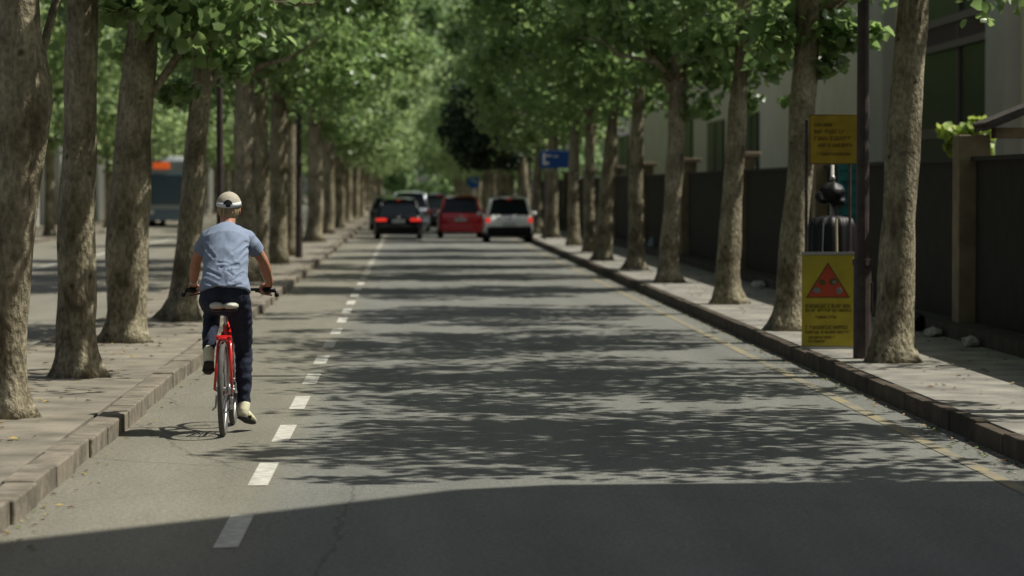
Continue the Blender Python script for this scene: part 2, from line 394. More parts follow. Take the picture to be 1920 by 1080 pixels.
def trunk_mesh(pts, rads, seed, limbs=(), n=18, flare=True):
    """pts: centreline points; limbs: (point list, radii)"""
    r = random.Random(seed); b = MB()
    P = []; Rd = []
    for i in range(len(pts) - 1):
        a, c = Vector(pts[i]), Vector(pts[i + 1]); k = max(2, int((c - a).length / .14)) if n > 12 else 3
        for j in range(k):
            t = j / k; P.append(a.lerp(c, t)); Rd.append(rads[i] * (1 - t) + rads[i + 1] * t)
    P.append(Vector(pts[-1])); Rd.append(rads[-1])
    z0 = pts[0][2]; off = seed * 7.3
    def wob(p, a, i):
        h = p.z - z0
        w = 1 + .13 * noise.noise(Vector((math.cos(a) * 1.3 + off, math.sin(a) * 1.3, h * 1.1))) * 2 + .045 * noise.noise(Vector((math.cos(a) * 3 + off, math.sin(a) * 3, h * 4)))
        if flare and h < .5:
            f = (1 - max(h, 0) / .5) ** 2.6
            w += f * (.18 + .55 * max(0, math.sin(a * 5 + seed) + .5 * math.sin(a * 8 + 2 * seed)))
        return w
    b.tube(P, Rd, n, wob=wob)
    for lp, lr in limbs:
        b.tube(lp, lr, 8 if n > 12 else 6, wob=lambda p, a, i: 1 + .1 * noise.noise(p * 3))
    return b
def auto_limbs(top, r, seed, nl=5, z0=3.2, reach=2.4):
    rr = random.Random(seed); L = []
    for i in range(nl):
        z = z0 + (top.z - z0) * (i + .3) / nl; a = rr.uniform(0, 6.28); bx = top.x * (z / top.z)
        p = Vector((bx, top.y * (z / top.z), z)); pts = [p]; d = Vector((math.cos(a), math.sin(a), rr.uniform(.35, .9))); l = reach * rr.uniform(.6, 1.1)
        for j in range(1, 5):
            pts.append(p + d * l * j / 4 + Vector((rr.uniform(-.12, .12), rr.uniform(-.12, .12), -.05 * j * j * rr.random() + .1)))
        L.append((pts, [r * .42, r * .34, r * .24, r * .15, r * .05]))
    return L

def tree_at(D, spec, base_z, label, group, seed, crown, crot, cscale=1.0, extra=(), leafy=(), n=18, name='plane_tree', cdx=0, leafm=None, bark=None):
    """spec: (px, py, width px) measured up the stem, bottom first"""
    x0 = X_at(spec[0][0], D)
    root = empty(name, (x0, D, base_z), label=label, cat='tree', group=group)
    pts = []; rads = []
    for px, py, wd in spec:
        z = Z_at(py, D) - base_z
        pts.append((X_at(px, D) - x0, 0.0, max(z, -.02))); rads.append(wd / 2 / FPX * D)
    pts[0] = (pts[0][0], 0, -.03)
    sl = (Vector(pts[-1]) - Vector(pts[-2])); sl = sl / max(sl.z, .1)
    rr = random.Random(seed)
    last = Vector(pts[-1]); r = rads[-1]
    top = 8.3
    zz = last.z
    while zz < top:
        zz = min(zz + 1.3, top); f = (top - zz) / (top - last.z) if top > last.z else 0
        pts.append((last.x + sl.x * (zz - last.z) * .6 + rr.uniform(-.08, .08), rr.uniform(-.1, .1), zz)); rads.append(r * (.25 + .7 * f))
    limbs = list(extra) + auto_limbs(Vector(pts[-1]), max(r, .1), seed + 50)
    tb = trunk_mesh(pts, rads, seed, limbs, n)
    tb.build('trunk', bark or M_BARK, root, smooth=True)
    if leafy:   # crown with its own low sprays
        rng = np.random.default_rng(seed); me = crown.copy()
        nv = len(crown.vertices); V = np.empty(nv * 3, np.float32); crown.vertices.foreach_get('co', V); V = V.reshape(-1, 3)
        c, s_ = math.cos(crot), math.sin(crot)
        V = np.stack([V[:, 0] * c - V[:, 1] * s_ + cdx, V[:, 0] * s_ + V[:, 1] * c, V[:, 2]], 1)
        C = []; RR = []; N = []
        for px, py, rp, cnt in leafy:
            C.append((X_at(px, D) - x0, rng.uniform(-.3, .3), Z_at(py, D) - base_z)); RR.append(rp / FPX * D * 1.1); N.append(int(cnt * 1.1))
        V2, n2 = leaf_arrays(C, RR, N, .15, rng)
        me = leaf_mesh('crown', np.concatenate([V, V2]), nv // 6 + n2, leafm or M_LEAF)
        co = bpy.data.objects.new('crown', me)
    else:
        co = bpy.data.objects.new('crown', crown); co.rotation_euler = (0, 0, crot); co.scale = (cscale,) * 3 if cscale else (1, 1, 1)
        co.location = (cdx, 0, 0)
    COL.objects.link(co); co.parent = root
    return root

GL, GR = 'plane trees along the left kerb strip', 'plane trees along the right pavement'
def lp(pxs, D, x0, y=0.0, bz=.13):
    return [(X_at(px, D) - x0, y + i * .05, Z_at(py, D) - bz) for i, (px, py) in enumerate(pxs)]
# --- left row, nearest first
D = 21.9; x0 = X_at(5, D)
tree_at(D, [(6, 782, 86), (10, 720, 80), (13, 607, 80), (25, 455, 80), (40, 303, 84), (50, 190, 96), (46, 120, 84), (44, 0, 68)], .13,
        'thick forked trunk at the left edge of the view, nearest in the left row', GL, 1, NEARC[1], .0, cdx=.6,
        extra=[(lp([(60, 240), (88, 165), (80, 100), (100, 20), (130, -80)], D, x0), [.06, .05, .035, .03, .02]), (lp([(25, 210), (-10, 150), (-50, 60)], D, x0), [.12, .1, .07])])
D = 26.6
tree_at(D, [(148, 708, 84), (146, 660, 78), (144, 607, 76), (146, 455, 76), (151, 303, 66), (154, 152, 64), (160, 0, 60)], .13,
        'upright trunk with flared roots and a knot, second tree of the left row', GL, 2, NEARC[0], 3.3, cdx=.9, leafy=[(240, 10, 40, 50)])
D = 32.6
tree_at(D, [(240, 642, 74), (241, 600, 72), (241, 455, 72), (252, 303, 70), (262, 152, 60), (274, 0, 54)], .13,
        'trunk with a big pale sunlit patch on its right side, third in the left row', GL, 3, CROWNS[2], 3.7, cdx=.0,
        leafy=[(330, 30, 50, 90), (390, 40, 45, 60), (430, 110, 30, 40), (350, 170, 25, 25)], extra=[(lp([(270, 200), (320, 130), (350, 80), (400, 20)], D, X_at(240, D)), [.05, .045, .04, .025])])
D = 37.9
tree_at(D, [(340, 603, 62), (346, 560, 54), (357, 455, 48), (368, 303, 45), (382, 130, 37), (392, 0, 34)], .13,
        'leaning trunk directly left of the cyclist, fourth in the left row', GL, 4, CROWNS[3], .9, cdx=.2,
        leafy=[(430, 130, 40, 60), (330, 175, 30, 60), (460, 60, 55, 90), (380, 60, 50, 70), (320, 90, 40, 40)], extra=[(lp([(372, 210), (410, 130), (450, 60)], D, X_at(340, D)), [.05, .04, .03])])
left_more = [(53.6, 460, 44, 'dark straight trunk rising just behind the cyclist\'s head'), (60.5, 490, 34, 'slim trunk between the cyclist\'s background trunk and the knotted pale one'),
             (66.6, 523, 36, 'knotted pale trunk with a dark hollow, right of the cyclist\'s shoulder'), (74, 545, 26, 'thin trunk close to the left of the distant lamp post'),
             (93.9, 592, 32, 'broad sunlit trunk just right of the distant lamp post'), (110, 618, 24, 'trunk behind the broad sunlit one in the left row')]
for i, (D, px, wd, lab) in enumerate(left_more):
    j = random.Random(i + 9)
    tree_at(D, [(px - 3, 353 + 1.67 * FPX / D, wd), (px, 400, wd * .92), (px + j.uniform(-3, 4), 250, wd * .84), (px + j.uniform(-6, 8), 60, wd * .72)], .13, lab, GL, 20 + i, CROWNS[(i + 1) % 6], i * 1.3, 1.0, n=12)
# --- right row
D = 28.3
tree_at(D, [(1680, 682, 84), (1678, 650, 78), (1682, 550, 72), (1689, 400, 67), (1694, 300, 68), (1707, 100, 56), (1714, 0, 56)], .15,
        'thick light grey trunk standing behind the dark lamp post on the right', GR, 5, NEARC[0], 0.15, cdx=.5)
D = 34.6
tree_at(D, [(1475, 620, 60), (1477, 590, 54), (1484, 500, 49), (1495, 400, 54), (1503, 300, 50), (1507, 200, 50), (1513, 100, 46), (1518, 0, 44)], .15,
        'leaning trunk immediately left of the yellow warning signs', GR, 6, NEARC[1], 3.2, cdx=.4,
        leafy=[(1560, 60, 55, 130), (1630, 70, 40, 60), (1550, 120, 30, 40), (1450, 60, 60, 90), (1540, 10, 60, 100)], extra=[(lp([(1520, 70), (1552, 25), (1600, -10), (1650, -50)], D, X_at(1475, D), bz=.15), [.06, .045, .04, .03])])
D = 42.6
tree_at(D, [(1364, 572, 56), (1365, 540, 48), (1366, 500, 44), (1373, 400, 37), (1378, 300, 35), (1384, 200, 32), (1392, 100, 27), (1397, 0, 27)], .15,
        'trunk with a bright sunlit foot, next beyond the leaning one by the signs', GR, 7, NEARC[2], -.2, cdx=.2,
        leafy=[(1430, 60, 50, 110), (1410, 190, 24, 34), (1350, 80, 50, 100), (1480, 190, 14, 14), (1440, 120, 40, 60), (1310, 100, 40, 60)])
D = 52.2
tree_at(D, [(1254, 531, 48), (1256, 500, 42), (1257, 450, 36), (1263, 350, 33), (1269, 250, 32), (1272, 150, 31), (1273, 60, 28)], .15,
        'dark trunk with a side limb reaching up to the left, right row', GR, 8, CROWNS[1], 5.0,
        leafy=[(1230, 60, 60, 100), (1320, 130, 50, 100), (1310, 200, 40, 60), (1220, 130, 40, 60)], extra=[(lp([(1262, 170), (1240, 130), (1216, 90), (1205, 40), (1200, -20)], D, X_at(1254, D), bz=.15), [.10, .09, .085, .08, .07])])
D = 60.8
tree_at(D, [(1191, 508, 38), (1192, 480, 31), (1192, 450, 29), (1193, 300, 27), (1199, 150, 19)], .15, 'short looking trunk with a dark burl halfway up, right row', GR, 9, CROWNS[2], .4, n=14)
D = 68.4
tree_at(D, [(1132, 490, 34), (1133, 470, 31), (1134, 400, 30), (1143, 300, 24), (1152, 200, 17), (1160, 130, 14)], .15, 'curved trunk bending to the right, first one right of the blue road sign', GR, 10, CROWNS[3], 1.4, n=14)
right_more = [(77.6, 1105, 22, 'straight slim trunk left of the curved one, right row'), (86, 1075, 24, 'dull trunk at the right end of the blue road sign'), (100, 1035, 25, 'sunlit trunk rising under the blue road sign')]
for i, (D, px, wd, lab) in enumerate(right_more):
    tree_at(D, [(px, 353 + 1.65 * FPX / D, wd), (px, 400, wd * .9), (px + 2, 250, wd * .8), (px + 4, 100, wd * .7)], .15, lab, GR, 40 + i, CROWNS[(i + 2) % 6], i * 2.3, 1.0, n=12)
# tree beside the frame that shades the road (its shadow lies across the near lane)
tree_at(22.0, [(2052, 800, 90), (2050, 600, 80), (2050, 300, 74), (2050, 100, 66)], .15, 'tree just outside the right edge whose shade dapples the near road', GR, 60, NEARC[1], 0.1, cdx=.3)
# --- far rows
protos = []
def proto_tree(seed):
    r = random.Random(seed); root = empty('plane_tree', (0, 0, 0))
    top = Vector((r.uniform(-.5, .5), 0, 8.6)); pts = [(0, 0, -.03), (0, 0, .3), (r.uniform(-.1, .1), 0, 2), (top.x * .4, 0, 4), (top.x * .8, 0, 6.5), tuple(top)]
    trunk_mesh(pts, [.21, .19, .17, .16, .1, .04], seed, auto_limbs(top, .15, seed), 10).build('trunk', M_BARK, root, smooth=True)
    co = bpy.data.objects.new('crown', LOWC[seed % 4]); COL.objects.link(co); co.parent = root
    return root
protos = [proto_tree(s) for s in range(70, 76)]
used = set()
def place_tree(i, x, y, z, rz, s, label, group):
    p = protos[i % 6]
    if i % 6 not in used: used.add(i % 6); o = p
    else:
        o = p.copy(); COL.objects.link(o)
        for ch in p.children:
            c = ch.copy(); COL.objects.link(c); c.parent = o
    o.location = (x, y, z); o.rotation_euler = (0, 0, rz); o.scale = (s, s, s)
    o['label'] = label; o['category'] = 'tree'; o['group'] = group
ords = ['first', 'second', 'third', 'fourth', 'fifth', 'sixth']
rr = random.Random(8); idx = 0
D = 109; k = 0
while D < 318:
    lab = (f'slim right row trunk, {ords[k]} beyond the sunlit trunk under the blue sign' if k < 4 else 'one of the blurred crowded trunks at the far end of the right row')
    place_tree(idx, 4.75 + rr.uniform(-.12, .12), D, .14, rr.uniform(0, 6), rr.uniform(.95, 1.1), lab, GR if k < 4 else 'far blurred trees of the right row')
    D += rr.uniform(8.5, 10.5); k += 1; idx += 1
D = 125; k = 0
while D < 318:
    lab = (f'slim left row trunk near the black car, {ords[k]} past the broad sunlit trunk' if k < 4 else 'one of the blurred crowded trunks at the far end of the left row')
    place_tree(idx, -3.0 + rr.uniform(-.12, .12), D, .12, rr.uniform(0, 6), rr.uniform(.95, 1.1), lab, GL if k < 4 else 'far blurred trees of the left row')
    D += rr.uniform(9, 11.5); k += 1; idx += 1
D = 96; k = 0
GF = 'trees on the far side of the left carriageway'
while D < 318:
    lab = f'slim tree across the left carriageway, {(ords + ["seventh", "eighth"])[k]} of its row from the left edge' if D < 160 else 'blurred tree far down the opposite side of the left carriageway'
    place_tree(idx, -12.8 + rr.uniform(-.2, .2), D, .12, rr.uniform(0, 6), rr.uniform(.95, 1.15), lab, GF if D < 160 else 'far trees across the left carriageway')
    D += rr.uniform(9, 11); k += 1; idx += 1
# dense tree, shade put into its leaves, leaning over the road on the right
cm = crown_mesh(31, 1.45, 2.2, 6.8, 90, 130, .16, M_LEAF_SHADE, .6)
root = empty('shaded_tree', (4.5, 116, .14), label='dense tree with shaded crown bulging over the road above the white and red cars', cat='tree')
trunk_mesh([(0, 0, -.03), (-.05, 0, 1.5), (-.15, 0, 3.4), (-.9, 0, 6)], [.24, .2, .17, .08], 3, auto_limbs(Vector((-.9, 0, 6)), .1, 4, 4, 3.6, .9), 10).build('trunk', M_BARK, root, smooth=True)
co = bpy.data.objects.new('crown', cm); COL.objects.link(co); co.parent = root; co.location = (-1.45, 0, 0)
# wood closing the avenue
rng = np.random.default_rng(77); cs = []; rs = []; ns = []
for i in range(500):
    y = 326 + rng.random() * 30; x = rng.uniform(-55, 60); hmax = 29 + 4 * math.sin(x * .3)
    cs.append((x, y, rng.uniform(.5, hmax))); rs.append(rng.uniform(1.6, 3.2)); ns.append(100)
for i in range(60):
    cs.append((rng.uniform(-4, 7), 322 + rng.random() * 6, rng.uniform(.5, 27))); rs.append(rng.uniform(1.4, 2.4)); ns.append(130)
V, n_ = leaf_arrays(cs, rs, ns, .55, rng)
M_WOOD = leaf_mat('wood_leaf_lit', (.17, .27, .12), (.30, .42, .20), .6, .4)  # brightness of the lit, hazy far end put into the leaf colour
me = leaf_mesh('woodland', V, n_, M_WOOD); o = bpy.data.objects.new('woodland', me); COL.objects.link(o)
tag(o, 'pale green mass of trees closing the far end of the avenue', 'woodland', kind='stuff')

# ------------------------------------------------------------------ lamp posts
def lamp_post(x, y, r0, r1, label, bz=.15):
    root = empty('lamp_post', (x, y, bz), label=label, cat='lamp post', group='lamp posts')
    b = MB(); b.tube([(0, 0, -.02), (0, 0, .9), (0, 0, .95), (0, 0, 7.0)], [r0, r0, r1 * 1.1, r1 * .75], 14)
    b.tube([(0, 0, .90), (0, 0, .96)], r0 * 1.12, 14); b.build('post', M_POST, root, smooth=False)
    b = MB(); b.tube([(0, 0, 6.9), (-.3, 0, 7.25), (-1.0, 0, 7.4)], [.035, .03, .025], 8); b.build('arm', M_POST, root)
    b = MB(); b.box((-1.2, 0, 7.38), (.5, .2, .1), bev=.03); b.build('lamp_head', mat('lamp_grey', (.3, .3, .3), .5), root)
    b = MB(); b.box((r0 * .98, 0, .6), (.02, .09, .28), bev=.004); b.build('access_door', M_POST, root)
    return root
lamp_post(4.40, 28.9, .088, .060, 'dark brown lamp post standing between the yellow signs and a thick trunk')
lamp_post(X_at(414, 41), 41, .055, .045, 'thin dark lamp post rising behind the cyclist\'s head', .13)
lamp_post(X_at(561, 72), 72, .085, .07, 'distant grey lamp post among the trunks of the left row', .13)

# ------------------------------------------------------------------ yellow signs
M_SY = mat('sign_yellow', (.36, .30, .03), .6, var=.12, scale=6)
M_SO = mat('sign_ochre', (.33, .23, .02), .6, var=.18, scale=5)
M_INK = mat('sign_ink', (.10, .068, .02), .7); M_RED = mat('sign_red', (.38, .055, .025), .6, var=.1, scale=8)
M_TEAL = mat('teal_board', (.02, .13, .13), .7, var=.3, scale=6); M_STEEL = mat('galvanised', (.35, .35, .34), .45, metal=.6)
M_BLK = mat('black_plastic', (.008, .008, .009), .5); M_GR = mat('grey_print', (.16, .18, .17), .7)
def scribble(b, x0, x1, z, h, y, seed):
    """illegible strokes of a line of print"""
    r = random.Random(seed); x = x0
    while x < x1:
        wd = h * r.uniform(.45, .8)
        if r.random() < .1: x += wd * .7; continue
        t = h * .17
        b.box((x + t / 2, y, z), (t, .002, h))
        k = r.random()
        if k < .6: b.box((x + wd * .45, y - .0004, z + h / 2 - t / 2), (wd * .8, .002, t))
        if k > .3: b.box((x + wd * .45, y - .0004, z - h / 2 + t / 2), (wd * .8, .002, t))
        if k > .5: b.box((x + wd - t / 2, y - .0008, z), (t, .002, h * .95))
        if r.random() < .5: b.box((x + wd * .45, y - .0012, z), (wd * .7, .002, t))
        x += wd + h * .22
D = 30.6
root = empty('warning_sign_stand', (X_at(1556, D), D, .145), label='yellow hazard board with red triangle and ochre notice above, beside the dark lamp post', cat='sign')
b = MB(); b.box((-.005, 0, .50), (.535, .03, .94), bev=.006); board = b.build('lower_panel', M_SY, root)
b = MB(); b.box((-.005, .0, .985), (.545, .04, .03)); b.build('panel_rim', M_STEEL, board)
b = MB(); b.box((-.005, 0, .012), (.545, .04, .03)); b.build('panel_rim', M_STEEL, board)
tz = .875; w2 = .215; h = .335
b = MB(); b.add([(-w2 - .02, -.018, tz - h - .012), (w2 + .01, -.018, tz - h - .012), (-.005, -.018, tz + .02)], [(0, 1, 2)]); b.build('triangle_border', M_INK, board)
b = MB(); b.add([(-w2, -.020, tz - h), (w2 - .01, -.020, tz - h), (-.005, -.020, tz - .01)], [(0, 1, 2)]); b.build('triangle', M_RED, board)
b = MB(); b.cur = 0
b.ball((-.065, -.021, tz - .185), (.035, .002, .03)); b.ball((.05, -.021, tz - .18), (.045, .002, .037))
b.cur = 1; b.ball((-.12, -.023, tz - .27), (.04, .002, .03)); b.ball((.11, -.023, tz - .275), (.032, .002, .035)); b.ball((.06, -.024, tz - .185), (.022, .002, .02))
b.build('symbols', [M_INK, M_GR], board)
b = MB()
for i, (z, x0_, x1_, hh) in enumerate([(.445, -.235, .22, .038), (.400, -.235, .22, .030), (.33, -.13, .08, .026), (.225, -.235, .20, .038), (.175, -.235, .21, .03), (.12, -.20, .06, .026), (.08, -.21, -.02, .026)]):
    b = MB(); scribble(b, x0_, x1_, z, hh, -.018, i); b.build('lettering', M_INK, board)
zt = Z_at(261, D) - .145; dx = X_at(1567, D) - X_at(1556, D)
b = MB(); b.box((dx, 0, zt), (.52, .025, .51), bev=.006); up = b.build('upper_panel', M_SO, root)
b = MB()
for i, (dz, x0_, x1_, hh) in enumerate([(.15, -.21, -.02, .035), (.08, -.21, .10, .04), (.01, -.21, .17, .04), (-.06, -.17, .18, .034), (-.15, -.18, .15, .03)]):
    b = MB(); scribble(b, dx + x0_, dx + x1_, zt + dz, hh, -.0145, 20 + i); b.build('lettering', M_INK, up)
b = MB()
for q in ((dx - .255, 0), (dx + .255, 0)): b.box((q[0], -.0135, zt), (.008, .002, .50))
for q in (.25, -.25): b.box((dx, -.0142, zt + q), (.515, .002, .008))
b.build('border', M_INK, up)
for s in (-.225, .225):
    b = MB(); b.tube([(s, .03, -.01), (s, .03, zt + .2)], .016, 8); b.build('post', M_POST, root)
# things behind the sign
D = 31.6
root = empty('notice_board', (X_at(1597, D), D, .145), label='narrow teal notice board behind the yellow signs, half hidden by the lamp post', cat='notice board')
b = MB(); b.box((0, 0, 1.42), (.26, .03, 1.05), bev=.005); pn = b.build('panel', M_TEAL, root)
b = MB()
M_TINK = mat('teal_ink', (.01, .05, .06), .7)
for i in range(7): b = MB(); scribble(b, -.10, .09 - .01 * (i % 3), 1.84 - i * .12, .02, -.017, 50 + i); b.build('lettering', M_TINK, pn)
for q in (-.1, .1): b = MB(); b.tube([(q, .02, -.01), (q, .02, 1.9)], .02, 8); b.build('leg', M_STEEL, root)
D = 31.3
root = empty('signal_lantern', (X_at(1563, D), D, .145), label='black round hooded lantern on a pale pole between the two yellow panels', cat='lantern')
b = MB(); b.tube([(0, 0, -.01), (0, 0, 1.42), (0, 0, 1.90)], [.03, .025, .02], 10); b.build('pole', mat('pale_pole', (.36, .36, .32), .6, var=.2), root, smooth=True)
b = MB(); b.ball((.01, -.03, 1.60), (.12, .10, .13), 28, 20); b.ball((-.09, -.02, 1.55), (.09, .08, .075), 20, 14); b.ball((.04, -.03, 1.52), (.10, .08, .08), 20, 14)
hd_ = b.build('hood', M_BLK, root); fuse(hd_, .012, 1, lambda co, nn: co + nn * .045 * noise.noise(co * 9))
b = MB(); b.ball((.0, -.02, 1.76), (.03, .03, .035)); b.build('cap', M_STEEL, root, smooth=True)
D = 31.1
root = empty('draped_bin', (X_at(1563, D), D, .145), label='black pleated cover with a pale strap standing just behind the lower yellow board', cat='covered bin')
b = MB()
def wobp(p, a, i): return 1 + .05 * math.sin(a * 14)
b.tube([(0, 0, -.01), (0, 0, .9), (0, 0, 1.25), (0, 0, 1.34), (0, 0, 1.37)], [.25, .25, .245, .21, .08], 84, wob=wobp, ry=[.18, .18, .17, .15, .06]); b.build('cover', M_BLK, root, smooth=True)
b = MB(); b.tube([(.015, -.20, 1.34), (.02, -.21, .95), (.0, -.21, .6)], .014, 8); b.build('strap', mat('pale_strap', (.45, .40, .25), .7), root)
b = MB(); b.tube([(-.12, -.19, 1.3), (-.13, -.19, .95)], .008, 6); b.build('cord', M_GR, root)

# ------------------------------------------------------------------ blue road signs
M_BLUE = mat('road_sign_blue', (.01, .06, .21), .45); M_SW = mat('sign_white', (.6, .6, .6), .5)
D = 96; x0 = X_at(1041, D)
root = empty('road_sign', (4.35, D, .15), label='blue rectangular direction sign hanging over the right pavement', cat='road sign')
zc = Z_at(299, D) - .15
b = MB(); b.box((x0 - 4.35, 0, zc), (1.0, .03, .56), bev=.01); pn = b.build('panel', M_BLUE, root)
b = MB(); b.box((x0 - 4.35 - .36, -.018, zc + .02), (.08, .003, .38)); b.box((x0 - 4.35 - .22, -.018, zc + .12), (.2, .003, .05)); b.box((x0 - 4.35 - .26, -.018, zc - .12), (.12, .003, .08)); b.box((x0 - 4.35 + .02, -.018, zc + .1), (.16, .003, .04)); b.build('symbols', M_SW, pn)
b = MB(); b.tube([(0, .05, -.01), (0, .05, zc + .35)], .035, 10); b.build('post', M_POST, root)
D = 200
root = empty('road_sign', (5.0, D, .15), label='tiny round blue sign far away above the red car', cat='road sign')
b = MB(); zc = Z_at(341, D) - .15; q = X_at(888, D) - 5.0
b.tube([(q, -.02, zc), (q, .02, zc)], .45, 24); b.build('panel', M_BLUE, root)
b = MB(); b.tube([(q + .02, .05, -.0), (q + .02, .05, zc + .3)], .04, 8); b.build('post', M_STEEL, root)

# ------------------------------------------------------------------ fence with pillars on the right
FX = 6.35
root = empty('boundary_wall', (FX, 20, .0), label='long dark boarded wall with brown pillars along the right pavement', cat='wall')
b = MB(); b.box((-.18, 70, .14), (.40, 170, .30)); b.build('plinth', mat('plinth', (.06, .05, .04), 1, var=.3, scale=4, bump=.5), root)
Y0 = 22.0; pil = [33.6, 45.5, 56.5, 68, 80, 92, 106, 120, 136]
edges = [20] + pil + [155]
for i in range(len(edges) - 1):
    a, c = edges[i] - 20 + .18, edges[i + 1] - 20 - .18
    b = MB(); b.box((.04, (a + c) / 2, 1.16), (.05, c - a, 1.92))
    y = a + .05
    while y < c - .05:
        b.box((.012, y, 1.16), (.012, .09, 1.9)); y += .12
    b.box((0, (a + c) / 2, 2.13), (.09, c - a, .05))
    b.build('panel', M_FENCE, root)
for p in pil:
    b = MB(); b.box((0, p - 20, 1.2), (.36, .40, 2.4), bev=.012); pl = b.build('pillar', M_PILLAR, root)
    if p > 34: b = MB(); b.box((0, p - 20, 2.44), (.56, .56, .09), bev=.01); b.build('pillar_cap', M_CAP, pl)
# little tiled roof on the nearest pillar
root = empty('gate_canopy', (FX + .42, 33.4, 2.42), label='small dark tiled canopy roof at the right edge above the nearest pillar', cat='canopy')
b = MB()
b.add([(-.35, -.3, .02), (-.35, .45, .02), (1.6, .45, .80), (1.6, -.3, .80), (-.35, -.3, .08), (-.35, .45, .08), (1.6, .45, .86), (1.6, -.3, .86)], [(0, 1, 2, 3), (7, 6, 5, 4), (0, 4, 5, 1), (2, 6, 7, 3), (1, 5, 6, 2), (0, 3, 7, 4)])
for i in range(8): b.tube([(-.37, -.26 + i * .09, .09), (1.6, -.26 + i * .09, .87)], .03, 6)
b.build('tiles', mat('roof_tile', (.05, .045, .04), .8, var=.3, scale=8), root)
b = MB(); b.box((.6, .05, .0), (1.6, .3, .12)); b.build('beam', M_PILLAR, root)
b = MB(); b.box((1.3, -.1, .1), (.12, .12, .9)); b.build('beam', M_PILLAR, root)
# rubble by the wall
def rock(x, y, s, label, m, seed):
    import bmesh
    bm = bmesh.new(); bmesh.ops.create_icosphere(bm, subdivisions=2, radius=1)
    for v in bm.verts:
        v.co *= 1 + .35 * noise.noise(v.co * 1.3 + Vector((seed, 0, 0))); v.co = Vector((v.co.x * s[0], v.co.y * s[1], v.co.z * s[2]))
    me = bpy.data.meshes.new('stone'); bm.to_mesh(me); bm.free(); me.materials.append(m)
    o = bpy.data.objects.new('stone', me); COL.objects.link(o); o.location = (x, y, .145 + s[2] * .7); tag(o, label, 'stone'); return o
M_PALE = mat('pale_stone', (.35, .33, .28), .9, var=.25, scale=9); M_DRK = mat('dark_sack', (.012, .012, .014), .6)
rock(5.85, 33.2, (.10, .2, .06), 'pale rounded stone by the foot of the nearest wall pillar', M_PALE, 1)
rock(5.88, 36.6, (.14, .5, .06), 'long pale flat stone at the wall foot right of the thick trunk', M_PALE, 2)
rock(5.86, 31.0, (.09, .15, .07), 'whitish stone at the wall foot by the right edge of the view', M_PALE, 3)
rock(5.84, 34.6, (.16, .25, .14), 'black lumpy sack lying against the wall foot', M_DRK, 4)['category'] = 'sack'
bpy.data.objects[-1] if 0 else None
rock(5.85, 50, (.12, .5, .06), 'pale slab at the wall foot behind the trunk with the sunlit foot', M_PALE, 5)
rock(X_at(1225, 78), 78, (.13, .2, .22), 'pale blue grey bundle on the pavement between two right-hand trunks', mat('bundle', (.25, .32, .36), .7, var=.3, scale=8), 6)['category'] = 'bundle'
for o in list(COL.objects):
    if o.name.startswith('stone'):
        if o.get('category') == 'sack': o.name = 'rubbish_sack'
        if o.get('category') == 'bundle': o.name = 'bundle'
# weeds and young tree
def bush(name, x, y, z, spec, m, label, cat, stem=True, size=.12):
    rng = np.random.default_rng(int(x * 100)); root = empty(name, (x, y, z), label=label, cat=cat)
    V, n = leaf_arrays([s[:3] for s in spec], [s[3] for s in spec], [s[4] for s in spec], size, rng)
    co = bpy.data.objects.new('foliage', leaf_mesh('foliage', V, n, m)); COL.objects.link(co); co.parent = root
    b = MB()
    for s in spec: b.tube([(0, 0, -.02), (s[0] * .4, s[1] * .4, s[2] * .6), (s[0], s[1], s[2])], [.03, .02, .006], 6)
    b.build('stem', M_BARK, root)
    return root
D = 42; cx = X_at(1815, D)
bush('young_tree', cx, D, 0, [(X_at(px, D) - cx, dy, Z_at(py, D), r / FPX * D, n) for px, py, r, n, dy in
     [(1785, 248, 22, 60, 0), (1805, 275, 24, 80, .1), (1835, 240, 26, 90, -.1), (1850, 255, 22, 60, .1), (1820, 290, 20, 50, 0), (1845, 280, 24, 70, .2)]], M_LEAF_LIGHT,
     'bright yellow green young tree showing above the dark wall', 'young tree', size=.14)
bush('weed', 5.75, 35.6, .14, [(0, 0, .08, .12, 30), (.1, .3, .1, .12, 30), (-.05, -.2, .07, .1, 20)], M_LEAF_LIGHT, 'small green weed growing at the wall foot right of the thick trunk', 'weed', size=.06)

# ------------------------------------------------------------------ buildings
M_BEIGE = mat('beige_render', (.74, .69, .53), .9, var=.05, scale=.8, bump=.1)
M_GLASS = mat('dark_glass', (.012, .02, .022), .3, spec=.06); M_FRAME = mat('window_frame', (.20, .165, .15), .7); M_PIER = mat('pale_pier', (.50, .48, .43), .8, var=.06, scale=1)
M_SPAN = mat('brown_panel', (.06, .035, .035), .7)
BX = 11.0
root = empty('office_building', (BX, 90, 0), label='beige rendered building with tall dark windows behind the right-hand wall', cat='building')
y0, y1 = 52.0, 150.0
b = MB(); b.box((6, 101 - 90, 3.75), (12, y1 - y0, 7.5)); b.build('wall', M_BEIGE, root)
b = MB(); b.box((5.9, 101 - 90, 7.62), (12.4, y1 - y0 + .4, .24)); b.build('roof', M_PIER, root)
def by(px): return FPX * BX / (px - 768) - 90
